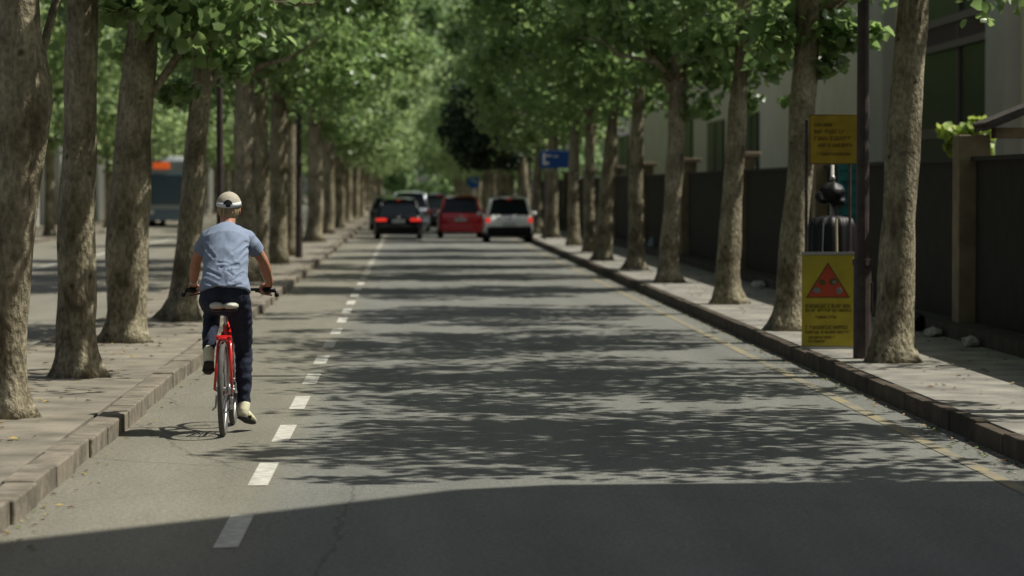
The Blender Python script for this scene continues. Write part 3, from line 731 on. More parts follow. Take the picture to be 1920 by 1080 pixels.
# glazed bay at the right
ya, yb = by(1882), by(1737)
b = MB(); b.box((-.04, (ya + yb) / 2, 3.9), (.1, yb - ya, 6.6)); wn = b.build('window', M_GLASS, root)
Dm = 59.5
b = MB()
for py, h in ((247, .22), (82, .14), (33, .16)): b.box((-.12, (ya + yb) / 2, Z_at(py, Dm)), (.08, yb - ya, h))
for f in (.45,): b.box((-.115, ya + (yb - ya) * f, 3.9), (.06, .07, 6.6))
b.build('frame', M_FRAME, wn)
b = MB(); b.box((-.105, (ya + yb) / 2, Z_at(58, Dm)), (.05, yb - ya, .36)); b.build('panel', M_SPAN, wn)
for pa, pb in ((1920, 1882), (1682, 1645)):
    p0, p1 = by(pa), by(pb); b = MB(); b.box((-.12, (p0 + p1) / 2, 3.7), (.36, abs(p1 - p0), 7.4)); b.build('pier', M_PIER, root)
for pa, pb, za, zb in ((1425, 1400, 2.2, 4.2), (1360, 1330, 2.2, 4.2), (1300, 1270, 2.2, 5), (1180, 1160, 2.2, 4.5)):
    p0, p1 = by(pa), by(pb); b = MB(); b.box((-.03, (p0 + p1) / 2, (za + zb) / 2), (.08, abs(p1 - p0), zb - za)); wn = b.build('window', M_GLASS, root)
    b = MB(); b.box((-.06, (p0 + p1) / 2, za - .05), (.14, abs(p1 - p0) + .2, .1)); b.box((-.085, (p0 + p1) / 2, (za + zb) / 2), (.03, .08, zb - za)); b.build('frame', M_FRAME, wn)
# tall building beside the camera that throws the foreground shade
root = empty('corner_building', (8, 0, 0), label='tall plain building beside the camera casting the straight-edged foreground shadow', cat='building')
prof = [(-40, 0), (18.45, 0), (18.45, 11.9), (18.2, 12.9), (17.1, 14.6), (15.3, 17.6), (15.3, 21), (-40, 21)]
b = MB(); n = len(prof)
b.add([(0, y, z) for y, z in prof] + [(12, y, z) for y, z in prof], [tuple(range(n)), tuple(range(2 * n - 1, n - 1, -1))] + [(i, i + n, (i + 1) % n + n, (i + 1) % n) for i in range(n)])
b.build('wall', M_BEIGE, root)
for iy in range(8):
    for iz in range(4):
        b = MB(); b.box((-.01, -34 + iy * 6.2, 3 + iz * 3.2), (.06, 1.6, 1.7)); wn = b.build('window', M_GLASS, root)
# shop fronts across the left carriageway
M_SHOP = mat('shop_wall', (.42, .42, .42), .85, var=.12, scale=1.5); M_SHOPW = mat('shop_white', (.62, .62, .58), .8); M_SHOPG = mat('shop_glass', (.05, .06, .075), .2, spec=.5)
for bi, (ya, yb, H, lab) in enumerate(((98, 128, 5.2, 'pale grey low shop building seen left of the second trunk'), (130, 176, 6.0, 'low shop building seen between the second and third trunks'), (178, 300, 7.0, 'long pale building far down the left side'))):
    root = empty('shop_building', (-16.6, ya, .1), label=lab, cat='building', group='low buildings across the left carriageway')
    L = yb - ya
    b = MB(); b.box((-4, L / 2, H / 2), (8, L, H)); b.build('wall', M_SHOP, root)
    b = MB(); b.box((.15, L / 2, H - .35), (.5, L + .1, .6)); b.build('fascia', M_SHOPW, root)
    k = 0; y = 1.0
    while y < L - 4:
        b = MB(); b.box((.06, y + 1.7, 1.45), (.1, 2.9, 2.7)); b.build('window', M_SHOPG, root)
        b = MB(); b.box((.2, y - .1, 2.0), (.4, .45, 4.0)); b.build('pillar', M_SHOPW, root)
        y += 4.2; k += 1
# ------------------------------------------------------------------ bus coming up the left carriageway
root = empty('city_bus', (-11.15, 138, 0), label='white and blue grey bus with an orange destination display coming up the left carriageway', cat='bus')
root.scale = (.76, 1, 1)
M_BUSW = mat('bus_white', (.30, .34, .38), .4, coat=.2); M_BUSB = mat('bus_blue', (.12, .17, .24), .4, coat=.4)
b = MB(); b.box((0, 5.5, 1.95), (2.5, 11, 2.4), bev=.12); b.build('body', M_BUSW, root)
b = MB(); b.box((0, 5.5, 3.16), (2.3, 10.6, .2), bev=.06); b.build('roof_pod', M_SW, root)
b = MB(); b.box((0, 5.5, .62), (2.5, 10.98, .62), bev=.06); b.build('skirt', M_BUSB, root)
b = MB(); b.box((0, -.03, 1.75), (2.3, .08, 1.4), bev=.03); b.build('windscreen', mat('bus_glass', (.06, .10, .14), .15, spec=.5), root)
b = MB(); b.box((-.35, -.03, 2.84), (1.0, .08, .30), bev=.02); b.build('display', mat('orange_display', (.6, .12, .02), .5, emit=(1, .16, .03), estr=.25), root)
b = MB(); b.box((1.26, 5.5, 1.85), (.04, 10, 1.1)); b.build('side_window', M_GLASS, root)
for s in (-1, 1):
    b = MB(); b.box((s * .95, -.03, .7), (.3, .06, .18), bev=.02); b.build('headlight', M_SW, root)
    b = MB(); b.box((s * 1.42, -.1, 2.2), (.14, .08, .4), bev=.02); b.tube([(s * 1.2, 0, 2.7), (s * 1.42, -.08, 2.5)], .02, 6); b.build('mirror', M_BLK, root)
    for y in (2.2, 8):
        b = MB(); b.disc_x((s * 1.12, y, .48), .48, .28); b.build('wheel', mat('tyre', (.015, .015, .015), .9), root)

# ------------------------------------------------------------------ cars
M_TYRE = mat('tyre', (.015, .015, .015), .9); M_RIM = mat('rim', (.35, .35, .36), .35, metal=.7)
M_CGL = mat('car_glass', (.006, .01, .012), .12, spec=.35); M_TRIM = mat('black_trim', (.006, .006, .006), .7, spec=.15)
M_PLATE = mat('plate', (.35, .36, .36), .6); M_CHROME = mat('chrome', (.5, .5, .5), .2, metal=.9)
M_TAIL = mat('tail_lamp_lit', (.5, .02, .015), .3, emit=(1, .045, .03), estr=.38); M_TAIL2 = mat('tail_lamp', (.25, .012, .012), .25, emit=(1, .02, .02), estr=.0)
def car(loc, col, W, H, label, tail='wide', lit=True, rough=.3, clad=False, rz=0, metal=.3, L=4.1, name='car', boxy=0.0, roofcol=None):
    root = empty(name, loc, rz, label=label, cat='car', group='cars queuing ahead')
    mp = mat('paint_%s' % '_'.join('%02d' % int(c * 99) for c in col), col, rough, metal=metal, coat=.25 if max(col) < .02 else .8, spec=.2 if max(col) < .02 else .4)
    hw = W / 2; zb = H * .60     # belt line
    # body stations along y: (y, z bottom, z top, half width)
    S = [(0, .30, zb * .80, hw * .86), (.04, .24, zb * .93, hw * .93), (.16, .20, zb, hw * .975), (.55, .24, zb * 1.03, hw), (1.5, .22, zb * 1.02, hw), (2.5, .22, zb * .98, hw), (3.0, .22, zb * .93, hw * .99), (3.6, .24, zb * .86, hw * .95), (L - .12, .28, zb * .74, hw * .86), (L, .38, zb * .6, hw * .74)]
    b = MB(); vs = []; fs = []; nn = 0
    for y, z0, z1, w_ in S:
        h = z1 - z0
        half = [(0, z0), (w_ * .86, z0), (w_ * .97, z0 + h * .10), (w_, z0 + h * .38), (w_ * .99, z0 + h * .62), (w_ * .965, z0 + h * .84), (w_ * .90, z0 + h * .96), (w_ * .78, z0 + h), (0, z0 + h * 1.02)]
        ring = half + [(-x, z) for x, z in half[-2:0:-1]]; nn = len(ring)
        vs += [(x, y, z) for x, z in ring]
    for i in range(len(S) - 1):
        for k in range(nn): fs.append((i * nn + k, (i + 1) * nn + k, (i + 1) * nn + (k + 1) % nn, i * nn + (k + 1) % nn))
    fs.append(tuple(range(nn))); fs.append(tuple(range(len(S) * nn - 1, (len(S) - 1) * nn - 1, -1)))
    b.add(vs, fs); b.build('body', mp, root, smooth=True)
    # greenhouse: glass volume with a painted roof and pillars
    yr0, yr1 = .16, .50 - .2 * boxy          # foot and head of the rear window
    G = [(yr0, zb * .97, hw * .80, 0), (yr1, H - .075, hw * (.60 + .07 * boxy), 1), (yr1 + .9, H - .005, hw * (.65 + .06 * boxy), 1), (2.15, H - .05, hw * .63, 1), (2.95, zb * .95, hw * .80, 0)]
    wb = hw * .90
    b = MB(); vs = []
    for y, z, wr, top in G: vs += [(-wr, y, z), (wr, y, z)]
    # belt corners
    vb = len(vs); vs += [(-wb, yr0 + .12, zb * .96), (wb, yr0 + .12, zb * .96), (-wb, 2.8, zb * .94), (wb, 2.8, zb * .94)]
    fs = [(0, 1, 3, 2), (2, 3, 5, 4), (4, 5, 7, 6), (6, 7, 9, 8)]
    fs += [(0, 2, 4, 6, 8, vb + 2, vb), (1, vb + 1, vb + 3, 9, 7, 5, 3), (0, vb, vb + 1, 1), (8, 9, vb + 3, vb + 2), (vb, vb + 2, vb + 3, vb + 1)]
    b.add(vs, fs); b.build('glass', M_CGL, root)
    b = MB(); rt = [(y, z + .012, wr * 1.02) for y, z, wr, t in G if t]
    rt = [(rt[0][0] - .10, rt[0][1] - .012, rt[0][2] * 1.0)] + rt + [(rt[-1][0] + .08, rt[-1][1] - .04, rt[-1][2])]
    vs = []
    for y, z, wr in rt:
        for f, dz in ((-1.06, -.075), (-1, -.03), (-.82, .005), (-.45, .028), (0, .036), (.45, .028), (.82, .005), (1, -.03), (1.06, -.075)): vs.append((f * wr, y, z + dz))
    fs = [(i * 9 + k, i * 9 + k + 1, (i + 1) * 9 + k + 1, (i + 1) * 9 + k) for i in range(len(rt) - 1) for k in range(8)]
    b.add(vs, fs); b.build('roof', mat('roof_' + mp.name, roofcol, rough, coat=1) if roofcol else mp, root, smooth=True)
    for s in (-1, 1):
        g0, g1 = G[0], G[1]
        b = MB(); b.tube([(s * wb * .97, yr0 + .06, zb * .95), (s * (g1[2] + .01), yr1 + .02, H - .05)], [.06, .045], 8); b.build('pillar', mp, root, smooth=True)
        b = MB(); b.tube([(s * wb * .97, 2.86, zb * .93), (s * G[3][2] * 1.01, 2.16, H - .06)], [.035, .035], 8); b.build('pillar', mp, root, smooth=True)
        b = MB(); b.tube([(s * wb * .985, 1.45, zb * .97), (s * G[2][2] * 1.02, 1.5, H - .04)], [.04, .035], 8); b.build('pillar', mp, root, smooth=True)
        b = MB(); b.ball((s * (hw + .09), 2.5, zb + .04), (.10, .06, .07)); b.build('wing_mirror', mp, root, smooth=True)
        # tail lamps
        zt = zb * .80
        b = MB()
        if tail == 'wide': b.box((s * hw * .70, .0, zt), (hw * .44, .14, .10), rot=Matrix.Rotation(s * -.12, 3, 'Z'), bev=.03)
        elif tail == 'round': b.ball((s * hw * .84, .06, zt * 1.02), (.085, .09, .10))
        else: b.box((s * hw * .88, .09, zt * 1.02), (hw * .17, .14, .26), bev=.03)
        b.build('tail_lamp', M_TAIL if lit else M_TAIL2, root, smooth=False)
        b = MB(); b.box((s * hw * .68, L - .1, zb * .62), (hw * .36, .12, .12), bev=.03); b.build('headlight', M_SW, root)
        for y in (.72, L - .82):
            wr = H * .205
            b = MB(); b.torus((s * (hw - .11), y, wr), wr - .06, .065, 28, 8, .10); b.tube([(s * (hw - .2), y, wr), (s * (hw - .06), y, wr)], wr - .05, 24)
            wh = b.build('wheel', M_TYRE, root, smooth=False)
            b = MB(); b.disc_x((s * (hw - .03), y, wr), wr * .6, .02); b.build('rim', M_RIM, wh)
    b = MB(); b.box((0, -.01, .37 if not clad else .38), (W * .90, .17, .30 if not clad else .32), bev=.06)
    if clad:
        b.box((0, .6, .30), (W * .99, 1.0, .16), bev=.05)
    b.build('bumper', M_TRIM if (clad or col[0] < .05) else mp, root)
    b = MB(); b.box((0, .2, .33), (W * .8, .3, .14)); b.build('underbody', M_TRIM, root)
    b = MB(); b.box((0, -.06, zb * .74 if not clad else zb * .66), (.44, .03, .12), bev=.005); b.build('number_plate', M_PLATE, root)
    b = MB(); b.box((0, yr1 - .13, H - .075), (.16, .02, .012)); b.build('brake_light', M_TAIL if lit else M_TAIL2, root)
    b = MB(); b.tube([(0, .10, zb * .985), (.26, .16, zb * 1.08)], .008, 6); b.build('wiper', M_TRIM, root)
    b = MB(); b.ball((0, -.0, zb * .88), (.05, .02, .045)); b.build('badge', M_CHROME, root)
    return root
def carx(px, D): return X_at(px, D)
car((carx(747, 104), 104, 0), (.003, .0035, .005), 1.70, 1.46, 'black hatchback with wide glowing tail lights, leftmost of the front three cars', 'wide', rough=.25, metal=0)
car((carx(864, 107), 107, 0), (.42, .012, .020), 1.66, 1.52, 'dark red hatchback between the black and the white cars', 'wide2', lit=False, rough=.25, metal=.2, boxy=.5)
car((carx(955, 98), 98, 0), (.60, .62, .58), 1.64, 1.52, 'light grey high hatchback with black bumper and red tail lights beside the right kerb', 'round', clad=True, rough=.3, metal=.1, boxy=1, roofcol=(.5, .5, .48))
car((carx(768, 122), 122, 0), (.34, .38, .42), 1.70, 1.66, 'silver blue car with a sun glint on its roof, just ahead of the black car', 'tall', lit=False, rough=.2, metal=.6, boxy=.6)
car((carx(822, 124), 124, 0), (.015, .015, .018), 1.66, 1.58, 'dark car mostly hidden behind the left side of the red car', 'round', rough=.3, metal=0)
car((carx(728, 128), 128, 0), (.05, .07, .08), 1.66, 1.46, 'dark grey car glimpsed at the left of the silver car by the kerb', 'tall', lit=False, rough=.3)

# ------------------------------------------------------------------ bicycle and cyclist
BL = Vector((-1.352, 21.68, 0)); BRZ = -R(.4)
bike = empty('bicycle', BL, BRZ, label='red city bicycle with a pale saddle ridden along the cycle lane', cat='bicycle')
M_RF = mat('red_frame', (.62, .018, .016), .3, coat=.8); M_RUB = mat('tyre_rubber', (.09, .088, .08), .85, var=.15, scale=20); M_ALU = mat('aluminium', (.42, .42, .42), .35, metal=.8)
M_DK = mat('dark_metal', (.03, .03, .03), .5, metal=.5); M_SAD = mat('saddle_cream', (.50, .50, .43), .5)
RA, BB_, FA = Vector((0, 0, .345)), Vector((0, .43, .285)), Vector((0, 1.06, .345))
ST = Vector((0, .27, .80)); HT, HB = Vector((0, .85, .90)), Vector((0, .89, .74))
b = MB(); b.tube([BB_, ST], .021, 12); b.tube([BB_ + Vector((0, .02, .01)), HB], .024, 12); b.tube([ST - Vector((0, 0, .06)), HT - Vector((0, 0, .03))], .019, 12); b.tube([HB, HT], .024, 12)
for s in (-1, 1):
    b.tube([(s * .02, .28, .74), (s * .045, .12, .66 - .0), (s * .062, 0, .345)], [.011, .011, .010], 8)
    b.tube([(s * .03, .42, .285), (s * .062, 0, .345)], [.012, .011], 8)
b.tube([(-.04, .43, .285), (.04, .43, .285)], .028, 12)
b.build('frame', M_RF, bike, smooth=True)
b = MB(); b.box((0, -.0, 0), (.115, .05, .035), bev=.01)
for v_ in range(len(b.v)): x_, y_, z_ = b.v[v_]; b.v[v_] = (x_, y_ + .05, z_ + .715)
# short red rear guard hugging the tyre
g = []
for i in range(9):
    a = R(66 + i * 4.6); g.append(Vector((0, math.cos(a) * .375, .345 + math.sin(a) * .375)))
b.tube(g, [.030] * 9, 10, ry=[.007] * 9)
mg = b.build('rear_guard', M_RF, bike, smooth=False)
b = MB(); b.ball((0, .015, .715), (.022, .012, .014)); b.build('reflector', M_TAIL2, mg, smooth=True)
b = MB()
for s in (-1, 1): b.tube([(s * .055, 1.06, .345), (s * .058, .95, .68), (s * .025, .90, .745)], [.010, .013, .014], 8)
b.tube([(-.06, .90, .745), (.06, .90, .745)], .014, 8); b.build('fork', M_RF, bike, smooth=True)
def wheel(c, name):
    b = MB(); b.torus(c, .322, .021, 64, 10); wb_ = b.build('wheel', M_RUB, bike, smooth=True)
    b = MB(); b.torus(c, .297, .010, 64, 6, .012); b.build('rim', M_ALU, wb_, smooth=True)
    b = MB()
    for i in range(24):
        a = 2 * PI * i / 24; s = 1 if i % 2 else -1
        b.tube([(s * .022, c[1] + .02 * math.cos(a + .8 * s), c[2] + .02 * math.sin(a + .8 * s)), (0, c[1] + .29 * math.cos(a), c[2] + .29 * math.sin(a))], .0012, 4)
    b.build('spokes', M_ALU, wb_)
    b = MB(); b.tube([(-.055, c[1], c[2]), (.055, c[1], c[2])], .016, 12); b.build('hub', M_ALU, wb_, smooth=True)
wheel(RA, 'rear'); wheel(FA, 'front')
b = MB(); b.tube([ST - Vector((0, 0, .03)), (0, .235, .915)], .0135, 10); b.build('seat_post', M_ALU, bike, smooth=True)
b = MB()
b.ball((-.05, .12, .945), (.058, .085, .032)); b.ball((.05, .12, .945), (.058, .085, .032)); b.tube([(0, .13, .945), (0, .26, .945), (0, .37, .935)], [.07, .036, .024], 14, ry=[.028, .022, .018], round_ends=True)
sd_ = b.build('saddle', M_SAD, bike); fuse(sd_, .006, 3)
b = MB(); b.ball((-.05, .13, .918), (.05, .075, .018)); b.ball((.05, .13, .918), (.05, .075, .018)); b.tube([(0, .13, .918), (0, .35, .918)], [.05, .02], 10, ry=[.012, .01]); b.build('saddle_base', M_DK, sd_, smooth=True)
b = MB(); b.tube([(0, .85, .88), (0, .845, .99), (0, .86, 1.03)], [.014, .014, .016], 10)
b.tube([(-.33, .775, 1.035), (-.2, .82, 1.04), (-.06, .86, 1.035), (.06, .86, 1.035), (.2, .82, 1.04), (.33, .775, 1.035)], .0125, 10); hb = b.build('handlebar', M_DK, bike, smooth=True)
for s in (-1, 1):
    b = MB(); b.tube([(s * .225, .812, 1.039), (s * .335, .772, 1.035)], [.017, .018], 12); b.build('grip', M_BLK, hb, smooth=True)
    b = MB(); b.tube([(s * .20, .84, 1.03), (s * .24, .865, 1.005), (s * .31, .85, .995)], [.008, .007, .006], 8); b.box((s * .20, .835, 1.03), (.03, .03, .025), bev=.004); b.build('brake_lever', M_DK, hb, smooth=True)
    b = MB(); b.tube([(s * .345, .77, 1.03), (s * .35, .765, .995), (s * .35, .765, .985)], [.012, .018, .01], 8); b.build('bar_end', M_BLK, hb, smooth=True)
b = MB(); b.torus((.052, .43, .285), .082, .006, 36, 6, .003); 
for i in range(5):
    a = 2 * PI * i / 5 + .3; b.tube([(.052, .43, .285), (.052, .43 + .08 * math.cos(a), .285 + .08 * math.sin(a))], .007, 6)
b.tube([(.065, .43, .285), (.082, .435, .115)], [.014, .011], 8); b.tube([(-.05, .43, .285), (-.078, .425, .455)], [.014, .011], 8)
cr = b.build('crankset', M_ALU, bike, smooth=True)
for s, z in ((1, .112), (-1, .457)):
    b = MB(); b.box((s * .135, .43, z), (.09, .085, .022), bev=.005); b.tube([(s * .08, .43, z), (s * .18, .43, z)], .008, 6); b.build('pedal', M_DK, cr)
b = MB()
ch = []
for t in range(5): ch.append((.05, .43 - .43 * t / 4, .367 + (.385 - .367) * t / 4))
b.tube(ch, .005, 6); b.tube([(.05, .43, .203), (.05, .2, .24), (.052, .06, .27), (.052, .0, .305)], .005, 6); b.build('chain', M_DK, bike)
b = MB(); b.torus((.045, 0, .345), .035, .009, 24, 6); b.torus((.05, .04, .27), .02, .006, 16, 6); b.torus((.05, .035, .215), .02, .006, 16, 6); b.box((.06, .03, .24), (.018, .03, .09), bev=.005); b.tube([(.055, 0, .345), (.085, -.01, .34)], .008, 8); b.build('derailleur', M_ALU, bike, smooth=True)
b = MB(); b.tube([(-.055, .1, .30), (-.07, .22, .20), (-.10, .32, .17)], [.008, .008, .007], 8); b.build('side_stand', M_ALU, bike)

# --- rider, coordinates in the bicycle's frame
rider = empty('person', BL, BRZ, label='cyclist seen from behind in a blue t-shirt, dark jeans and a beige cap', cat='person')
M_SKIN = mat('skin', (.42, .20, .125), .55, var=.08, scale=12, spec=.35); M_HAIR = mat('hair', (.30, .22, .12), .7, var=.35, scale=60, bump=.5, stretch=(1, 1, .15))
def shirtm():
    return mat('blue_jersey', (.215, .262, .365), .9, var=.06, scale=120, bump=.25, bscale=260)
M_SHIRT = shirtm(); M_JEAN = mat('navy_denim', (.016, .022, .042), .85, var=.25, scale=14, bump=.3, bscale=150)
M_SHOE = mat('cream_shoe', (.62, .60, .42), .7, var=.06, scale=15); M_SOLE = mat('dark_sole', (.03, .028, .025), .8); M_CAPC = mat('cap_canvas', (.40, .36, .29), .9, var=.08, scale=40, bump=.2); M_BAND = mat('cap_band', (.62, .64, .66), .8)
V = Vector
SH = {1: V((.158, .49, 1.435)), -1: V((-.152, .49, 1.435))}
EL = {1: V((.262, .585, 1.255)), -1: V((-.240, .59, 1.26))}
WR = {1: V((.300, .735, 1.085)), -1: V((-.272, .74, 1.085))}
HIP = {1: V((.095, .20, 1.02)), -1: V((-.095, .20, 1.02))}
KN = {1: V((.12, .475, .60)), -1: V((-.125, .64, .88))}
AN = {1: V((.128, .405, .185)), -1: V((-.130, .345, .585))}
HC = V((0.005, .60, 1.655))
b = MB()
# torso, neck
b.tube([(0, .20, 1.0), (0, .22, 1.10), (0, .28, 1.24), (0, .38, 1.38), (0, .46, 1.45)], [.150, .145, .14, .145, .12], 20, ry=[.115, .10, .095, .10, .075], round_ends=True)
b.tube([(0, .47, 1.44), (0, .53, 1.53), (0, .575, 1.60)], [.062, .056, .058], 14, round_ends=True)
for s in (-1, 1):
    b.tube([(s * .05, .47, 1.45), SH[s]], [.055, .046], 12, round_ends=True)
    m1 = SH[s].lerp(EL[s], .5); b.tube([SH[s], m1, EL[s]], [.046, .045, .038], 14, round_ends=True)
    m2 = EL[s].lerp(WR[s], .35); b.tube([EL[s], m2, WR[s]], [.038, .042, .027], 14, round_ends=True, ry=[.038, .038, .022])
    kk = HIP[s].lerp(KN[s], .4); b.tube([HIP[s], kk, KN[s]], [.085, .075, .05], 14, round_ends=True)
    cc = KN[s].lerp(AN[s], .3); b.tube([KN[s], cc + V((0, -.012, 0)), AN[s]], [.05, .052, .036], 14, round_ends=True)
    f0 = AN[s] + V((0, -.02, -.05)); b.tube([AN[s], f0, f0 + V((.01 * s, .12, -.025)), f0 + V((.015 * s, .19, -.03))], [.036, .036, .036, .028], 12, round_ends=True)
    # palm on the grip: from wrist forward over the bar
    gx = s * .275; gp = V((gx, .795, 1.057))
    b.tube([WR[s], WR[s].lerp(gp, .5) + V((0, 0, .008)), gp + V((0, .005, .012))], [.026, .036, .042], 12, ry=[.02, .018, .016], round_ends=True)
    bar = V((s * .33, .775, 1.035)) - V((s * .225, .812, 1.039)); bu = bar.normalized()
    for fi in range(4):
        c0 = V((gx, .792, 1.037)) + bu * (-.031 + .0205 * fi)
        rad = .030; L_ = (.95, 1.0, .98, .85)[fi]
        pts = []
        for q in range(6):
            a = R(100 - q * 38 * L_)
            pts.append(c0 + V((0, math.cos(a) * rad, math.sin(a) * rad)))
        b.tube(pts, [.0098, .0098, .0092, .0088, .0082, .0075], 8, round_ends=True)
    t0 = V((gx - s * .035, .765, 1.065)); b.tube([t0 + V((s * .01, -.015, .01)), t0 + V((-s * .012, .0, -.008)), t0 + V((-s * .006, .012, -.032)), t0 + V((s * .012, .02, -.050))], [.014, .012, .0105, .009], 8, round_ends=True)
# head
b.ball(HC + V((0, -.012, .015)), (.076, .098, .102), 24, 16); b.ball(HC + V((0, .03, -.055)), (.058, .066, .07), 20, 12); b.ball(HC + V((0, .075, -.095)), (.028, .025, .024))
b.tube([HC + V((0, .085, .012)), HC + V((0, .112, -.022)), HC + V((0, .096, -.036))], [.009, .014, .015], 8, round_ends=True)
for s in (-1, 1):
    b.ball(HC + V((s * .078, .002, -.022)), (.010, .022, .034), rot=Matrix.Rotation(s * .35, 3, 'Z')); b.ball(HC + V((s * .079, -.012, -.008)), (.009, .015, .018)); b.ball(HC + V((s * .03, .078, .012)), (.018, .012, .012))
b.ball(HC + V((0, .092, -.062)), (.024, .010, .008))
body = b.build('body', M_SKIN, rider); fuse(body, .0052, 3)
for s in (-1, 1):
    b = MB(); b.ball(HC + V((s * .031, .087, .008)), (.011, .008, .009)); b.build('eye', M_SW, rider, smooth=True)
# hair
b = MB(); b.ball(HC + V((0, -.020, -.008)), (.0815, .098, .098), 28, 20)
hr = b.build('hair', M_HAIR, rider)
def hd(co, nn): return co + nn * (.004 * noise.noise(V((co.x * 60, co.y * 60, co.z * 12))))
fuse(hr, .006, 1, hd)
me = hr.data
import bmesh
bm = bmesh.new(); bm.from_mesh(me)
bmesh.ops.delete(bm, geom=[v for v in bm.verts if v.co.y > HC.y + .035 or v.co.z < HC.z - .088 or (abs(v.co.x) > .058 and v.co.z < HC.z - .03 and v.co.y > HC.y - .035)], context='VERTS'); bm.to_mesh(me); bm.free()
# cap, worn with its peak forward: crown, band, rear opening, strap
b = MB(); n, m_ = 36, 12; vs = []; fs = []
cc = HC + V((0, -.012, .022)); tilt = Matrix.Rotation(R(8), 3, 'X')
for i in range(m_ + 1):
    th = PI / 2 * i / m_ * 1.06
    for k in range(n):
        ph = 2 * PI * k / n; seam = 1 + .012 * math.cos(6 * ph) * math.sin(th)
        v = V((.092 * math.sin(th) * math.cos(ph) * seam, .110 * math.sin(th) * math.sin(ph) * seam, .098 * math.cos(th)))
        vs.append(tilt @ v + cc)
for i in range(m_):
    for k in range(n):
        a = i * n + k; c_ = i * n + (k + 1) % n; fs.append((a, a + n, c_ + n, c_))
b.add(vs, fs); b.ball(cc + tilt @ V((0, 0, .099)), (.008, .008, .005), 10, 6); cap = b.build('cap', M_CAPC, rider, smooth=True)
md = cap.modifiers.new('t', 'SOLIDIFY'); md.thickness = .003
def arc_band(z, t, r, a0, a1, m, name, off=.002, par=None, nn=26):
    b = MB(); vs = []; fs = []
    for i in range(nn + 1):
        a = a0 + (a1 - a0) * i / nn
        for dz, o_ in ((-t / 2, off), (t / 2, off * .8)):
            zz = z + dz; sc_ = math.sqrt(max(0, 1 - (max(zz, 0) / .098) ** 2))
            vs.append(tilt @ V(((.092 * sc_ + o_) * math.cos(a), (.110 * sc_ + o_) * math.sin(a), zz)) + cc)
    for i in range(nn): fs.append((i * 2, i * 2 + 1, i * 2 + 3, i * 2 + 2))
    b.add(vs, fs); o = b.build(name, m, par or cap, smooth=True); md = o.modifiers.new('t', 'SOLIDIFY'); md.thickness = .002; md.offset = 1; return o
arc_band(.012, .032, 0, R(-180), R(0), M_BAND, 'band', .003)
b = MB(); vs = []; fs = []; nn = 14      # dark arched opening at the back
for i in range(nn + 1):
    a = PI * i / nn; ang = R(-90) + math.cos(a) * .38; z1 = .020 + .032 * math.sin(a)
    for zz in (.018, z1):
        sc_ = math.sqrt(max(0, 1 - (zz / .098) ** 2)); vs.append(tilt @ V(((.092 * sc_ + .004) * math.cos(ang), (.110 * sc_ + .004) * math.sin(ang), zz)) + cc)
for i in range(nn): fs.append((i * 2, i * 2 + 1, i * 2 + 3, i * 2 + 2))
b.add(vs, fs); b.build('opening', M_BLK, cap)
b = MB(); b.box(cc + tilt @ V((.002, -.1145, .010)), (.034, .005, .022), rot=tilt, bev=.002); b.build('buckle', M_BLK, cap)
b = MB(); vs = []; fs = []
for i in range(13):
    a = R(25 + 130 * i / 12)
    for q, dz in ((1.0, .0), (1.45, -.012), (1.62, -.03)):
        vs.append(tilt @ V((.090 * math.cos(a) * (1 + (q - 1) * .25), .108 * math.sin(a) * q, dz - .002)) + cc)
for i in range(12):
    for q in range(2): a = i * 3 + q; fs.append((a, a + 1, a + 4, a + 3))
b.add(vs, fs); o = b.build('peak', M_CAPC, cap, smooth=True); md = o.modifiers.new('t', 'SOLIDIFY'); md.thickness = .003
# t-shirt
b = MB()
b.tube([(0, .175, 1.045), (0, .19, 1.09), (0, .225, 1.18), (0, .29, 1.30), (0, .375, 1.41), (0, .44, 1.475), (0, .485, 1.505)], [.186, .184, .168, .164, .170, .140, .080], 32, ry=[.150, .142, .130, .125, .118, .082, .060])
for s in (-1, 1):
    e = SH[s].lerp(EL[s], .60); d = (EL[s] - SH[s]).normalized()
    b.tube([(s * .06, .46, 1.465), SH[s] + V((-s * .012, -.005, -.005)), SH[s].lerp(EL[s], .3) + V((-s * .01, -.01, 0)), e], [.060, .062, .060, .058], 20, ry=[.076, .076, .068, .062], round_ends=False)
sh = b.build('t_shirt', M_SHIRT, rider)
CREASE = [(.15, 1.40, .06, 1.33, .010, .010), (.16, 1.36, .09, 1.28, .009, .010), (-.15, 1.38, -.08, 1.30, .010, .009), (.10, 1.24, -.02, 1.22, .010, .011), (.02, 1.20, .06, 1.17, .009, .012),
          (-.12, 1.20, -.03, 1.16, .010, .009), (.14, 1.18, .05, 1.12, .010, .010), (-.14, 1.12, -.05, 1.09, .010, .009), (.12, 1.10, .02, 1.075, .009, .009), (-.05, 1.26, .03, 1.25, .008, .007)]
def sdp(co, nn):
    hgt = co.z
    f = .014 * noise.noise(V((co.x * 5 + 3, co.y * 4, co.z * 11 + abs(co.x) * 9)))
    f += .006 * noise.noise(V((co.x * 14, co.y * 9, co.z * 24 - co.x * 18)))
    if nn.y < .2:
        for (xa, za, xb, zb_, wd, dp) in CREASE:
            ex, ez = xb - xa, zb_ - za; t = max(0, min(1, ((co.x - xa) * ex + (co.z - za) * ez) / (ex * ex + ez * ez)))
            dd = math.hypot(co.x - xa - t * ex, co.z - za - t * ez)
            dp *= .62; wd = wd * 1.15; f += -dp * math.exp(-(dd / wd) ** 2) + dp * .6 * math.exp(-((dd - wd * 1.7) / wd) ** 2)
    low = max(0, 1.25 - hgt) / .2
    f += .008 * min(low, 1) * math.sin(co.x * 42 + 3 * noise.noise(V((co.x * 6, 0, co.z * 5))))
    return co + nn * f
fuse(sh, .007, 3, sdp)
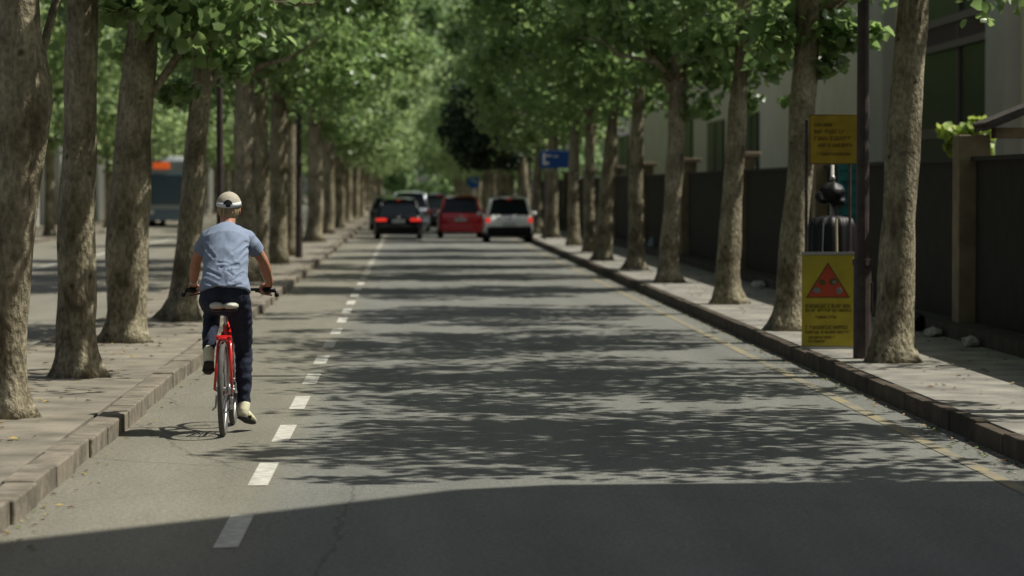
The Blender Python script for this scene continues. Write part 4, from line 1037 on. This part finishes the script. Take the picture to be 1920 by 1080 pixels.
b = MB(); b.torus((0, 0, 0), .064, .0075, 36, 8); rot = Matrix.Rotation(R(90), 3, 'Y'); rt2 = Matrix.Rotation(R(-32), 3, 'X')
b.v = [tuple(rt2 @ V((rot @ V(v)).to_tuple()) + V((0, .503, 1.503))) for v in b.v]; b.build('collar', mat('blue_rib', (.13, .19, .31), .9), sh, smooth=True)
# jeans
b = MB()
b.tube([(0, .185, 1.085), (0, .19, 1.03), (0, .205, .985)], [.168, .172, .165], 24, ry=[.13, .135, .12], round_ends=True)
for s in (-1, 1):
    p1 = HIP[s].lerp(KN[s], .35); p2 = HIP[s].lerp(KN[s], .75)
    b.tube([HIP[s] + V((-s * .01, 0, 0)), p1, p2, KN[s]], [.100, .094, .074, .066], 20, round_ends=True)
    c1 = KN[s].lerp(AN[s], .3) + V((0, -.014, 0)); c2 = KN[s].lerp(AN[s], .75); c3 = KN[s].lerp(AN[s], .93)
    b.tube([KN[s], c1, c2, c3], [.064, .064, .050, .048], 20, round_ends=False)
jn = b.build('jeans', M_JEAN, rider)
def jdp(co, nn): return co + nn * (.010 * noise.noise(V((co.x * 9, co.y * 9, co.z * 20))) + .005 * noise.noise(co * 30))
fuse(jn, .008, 3, jdp)
# shoes
for s in (-1, 1):
    tw = R(-16) if s > 0 else R(6); pt = R(-14) if s > 0 else R(-22)
    Mx = Matrix.Rotation(tw, 3, 'Z') @ Matrix.Rotation(pt, 3, 'X'); A = AN[s] + V((0, .0, -.015))
    P = lambda x, y, z: A + Mx @ V((x, y, z))
    b = MB()
    b.tube([P(0, -.005, .035), P(0, -.02, -.02), P(0, -.02, -.042)], [.043, .042, .040], 16, ry=[.048, .050, .048], round_ends=True)
    b.tube([P(0, -.035, -.035), P(0, .04, -.035), P(0, .12, -.048), P(0, .19, -.055)], [.036, .042, .046, .036], 18, ry=[.034, .038, .028, .020], round_ends=True)
    sho = b.build('shoe', M_SHOE, rider); fuse(sho, .006, 3)
    b = MB(); b.tube([P(0, -.055, -.072), P(0, .0, -.072), P(0, .07, -.072), P(0, .14, -.074), P(0, .205, -.070)], [.036, .038, .042, .046, .030], 16, ry=[.012] * 5, round_ends=True); b.build('sole', M_SOLE if s < 0 else M_SOLE, sho, smooth=True)
    b = MB(); 
    for q in range(4): b.tube([P(-.018, .045 + q * .022, .004 - q * .006), P(.018, .052 + q * .022, .004 - q * .006)], .003, 6)
    b.build('laces', M_BAND, sho)
# wrist watch
b = MB(); wv = (EL[-1] - WR[-1]).normalized(); wc = WR[-1] + wv * .02
b.tube([wc - wv * .008, wc + wv * .008], .031, 16, ry=[.028, .028]); b.build('wristwatch', M_ALU, rider, smooth=False)
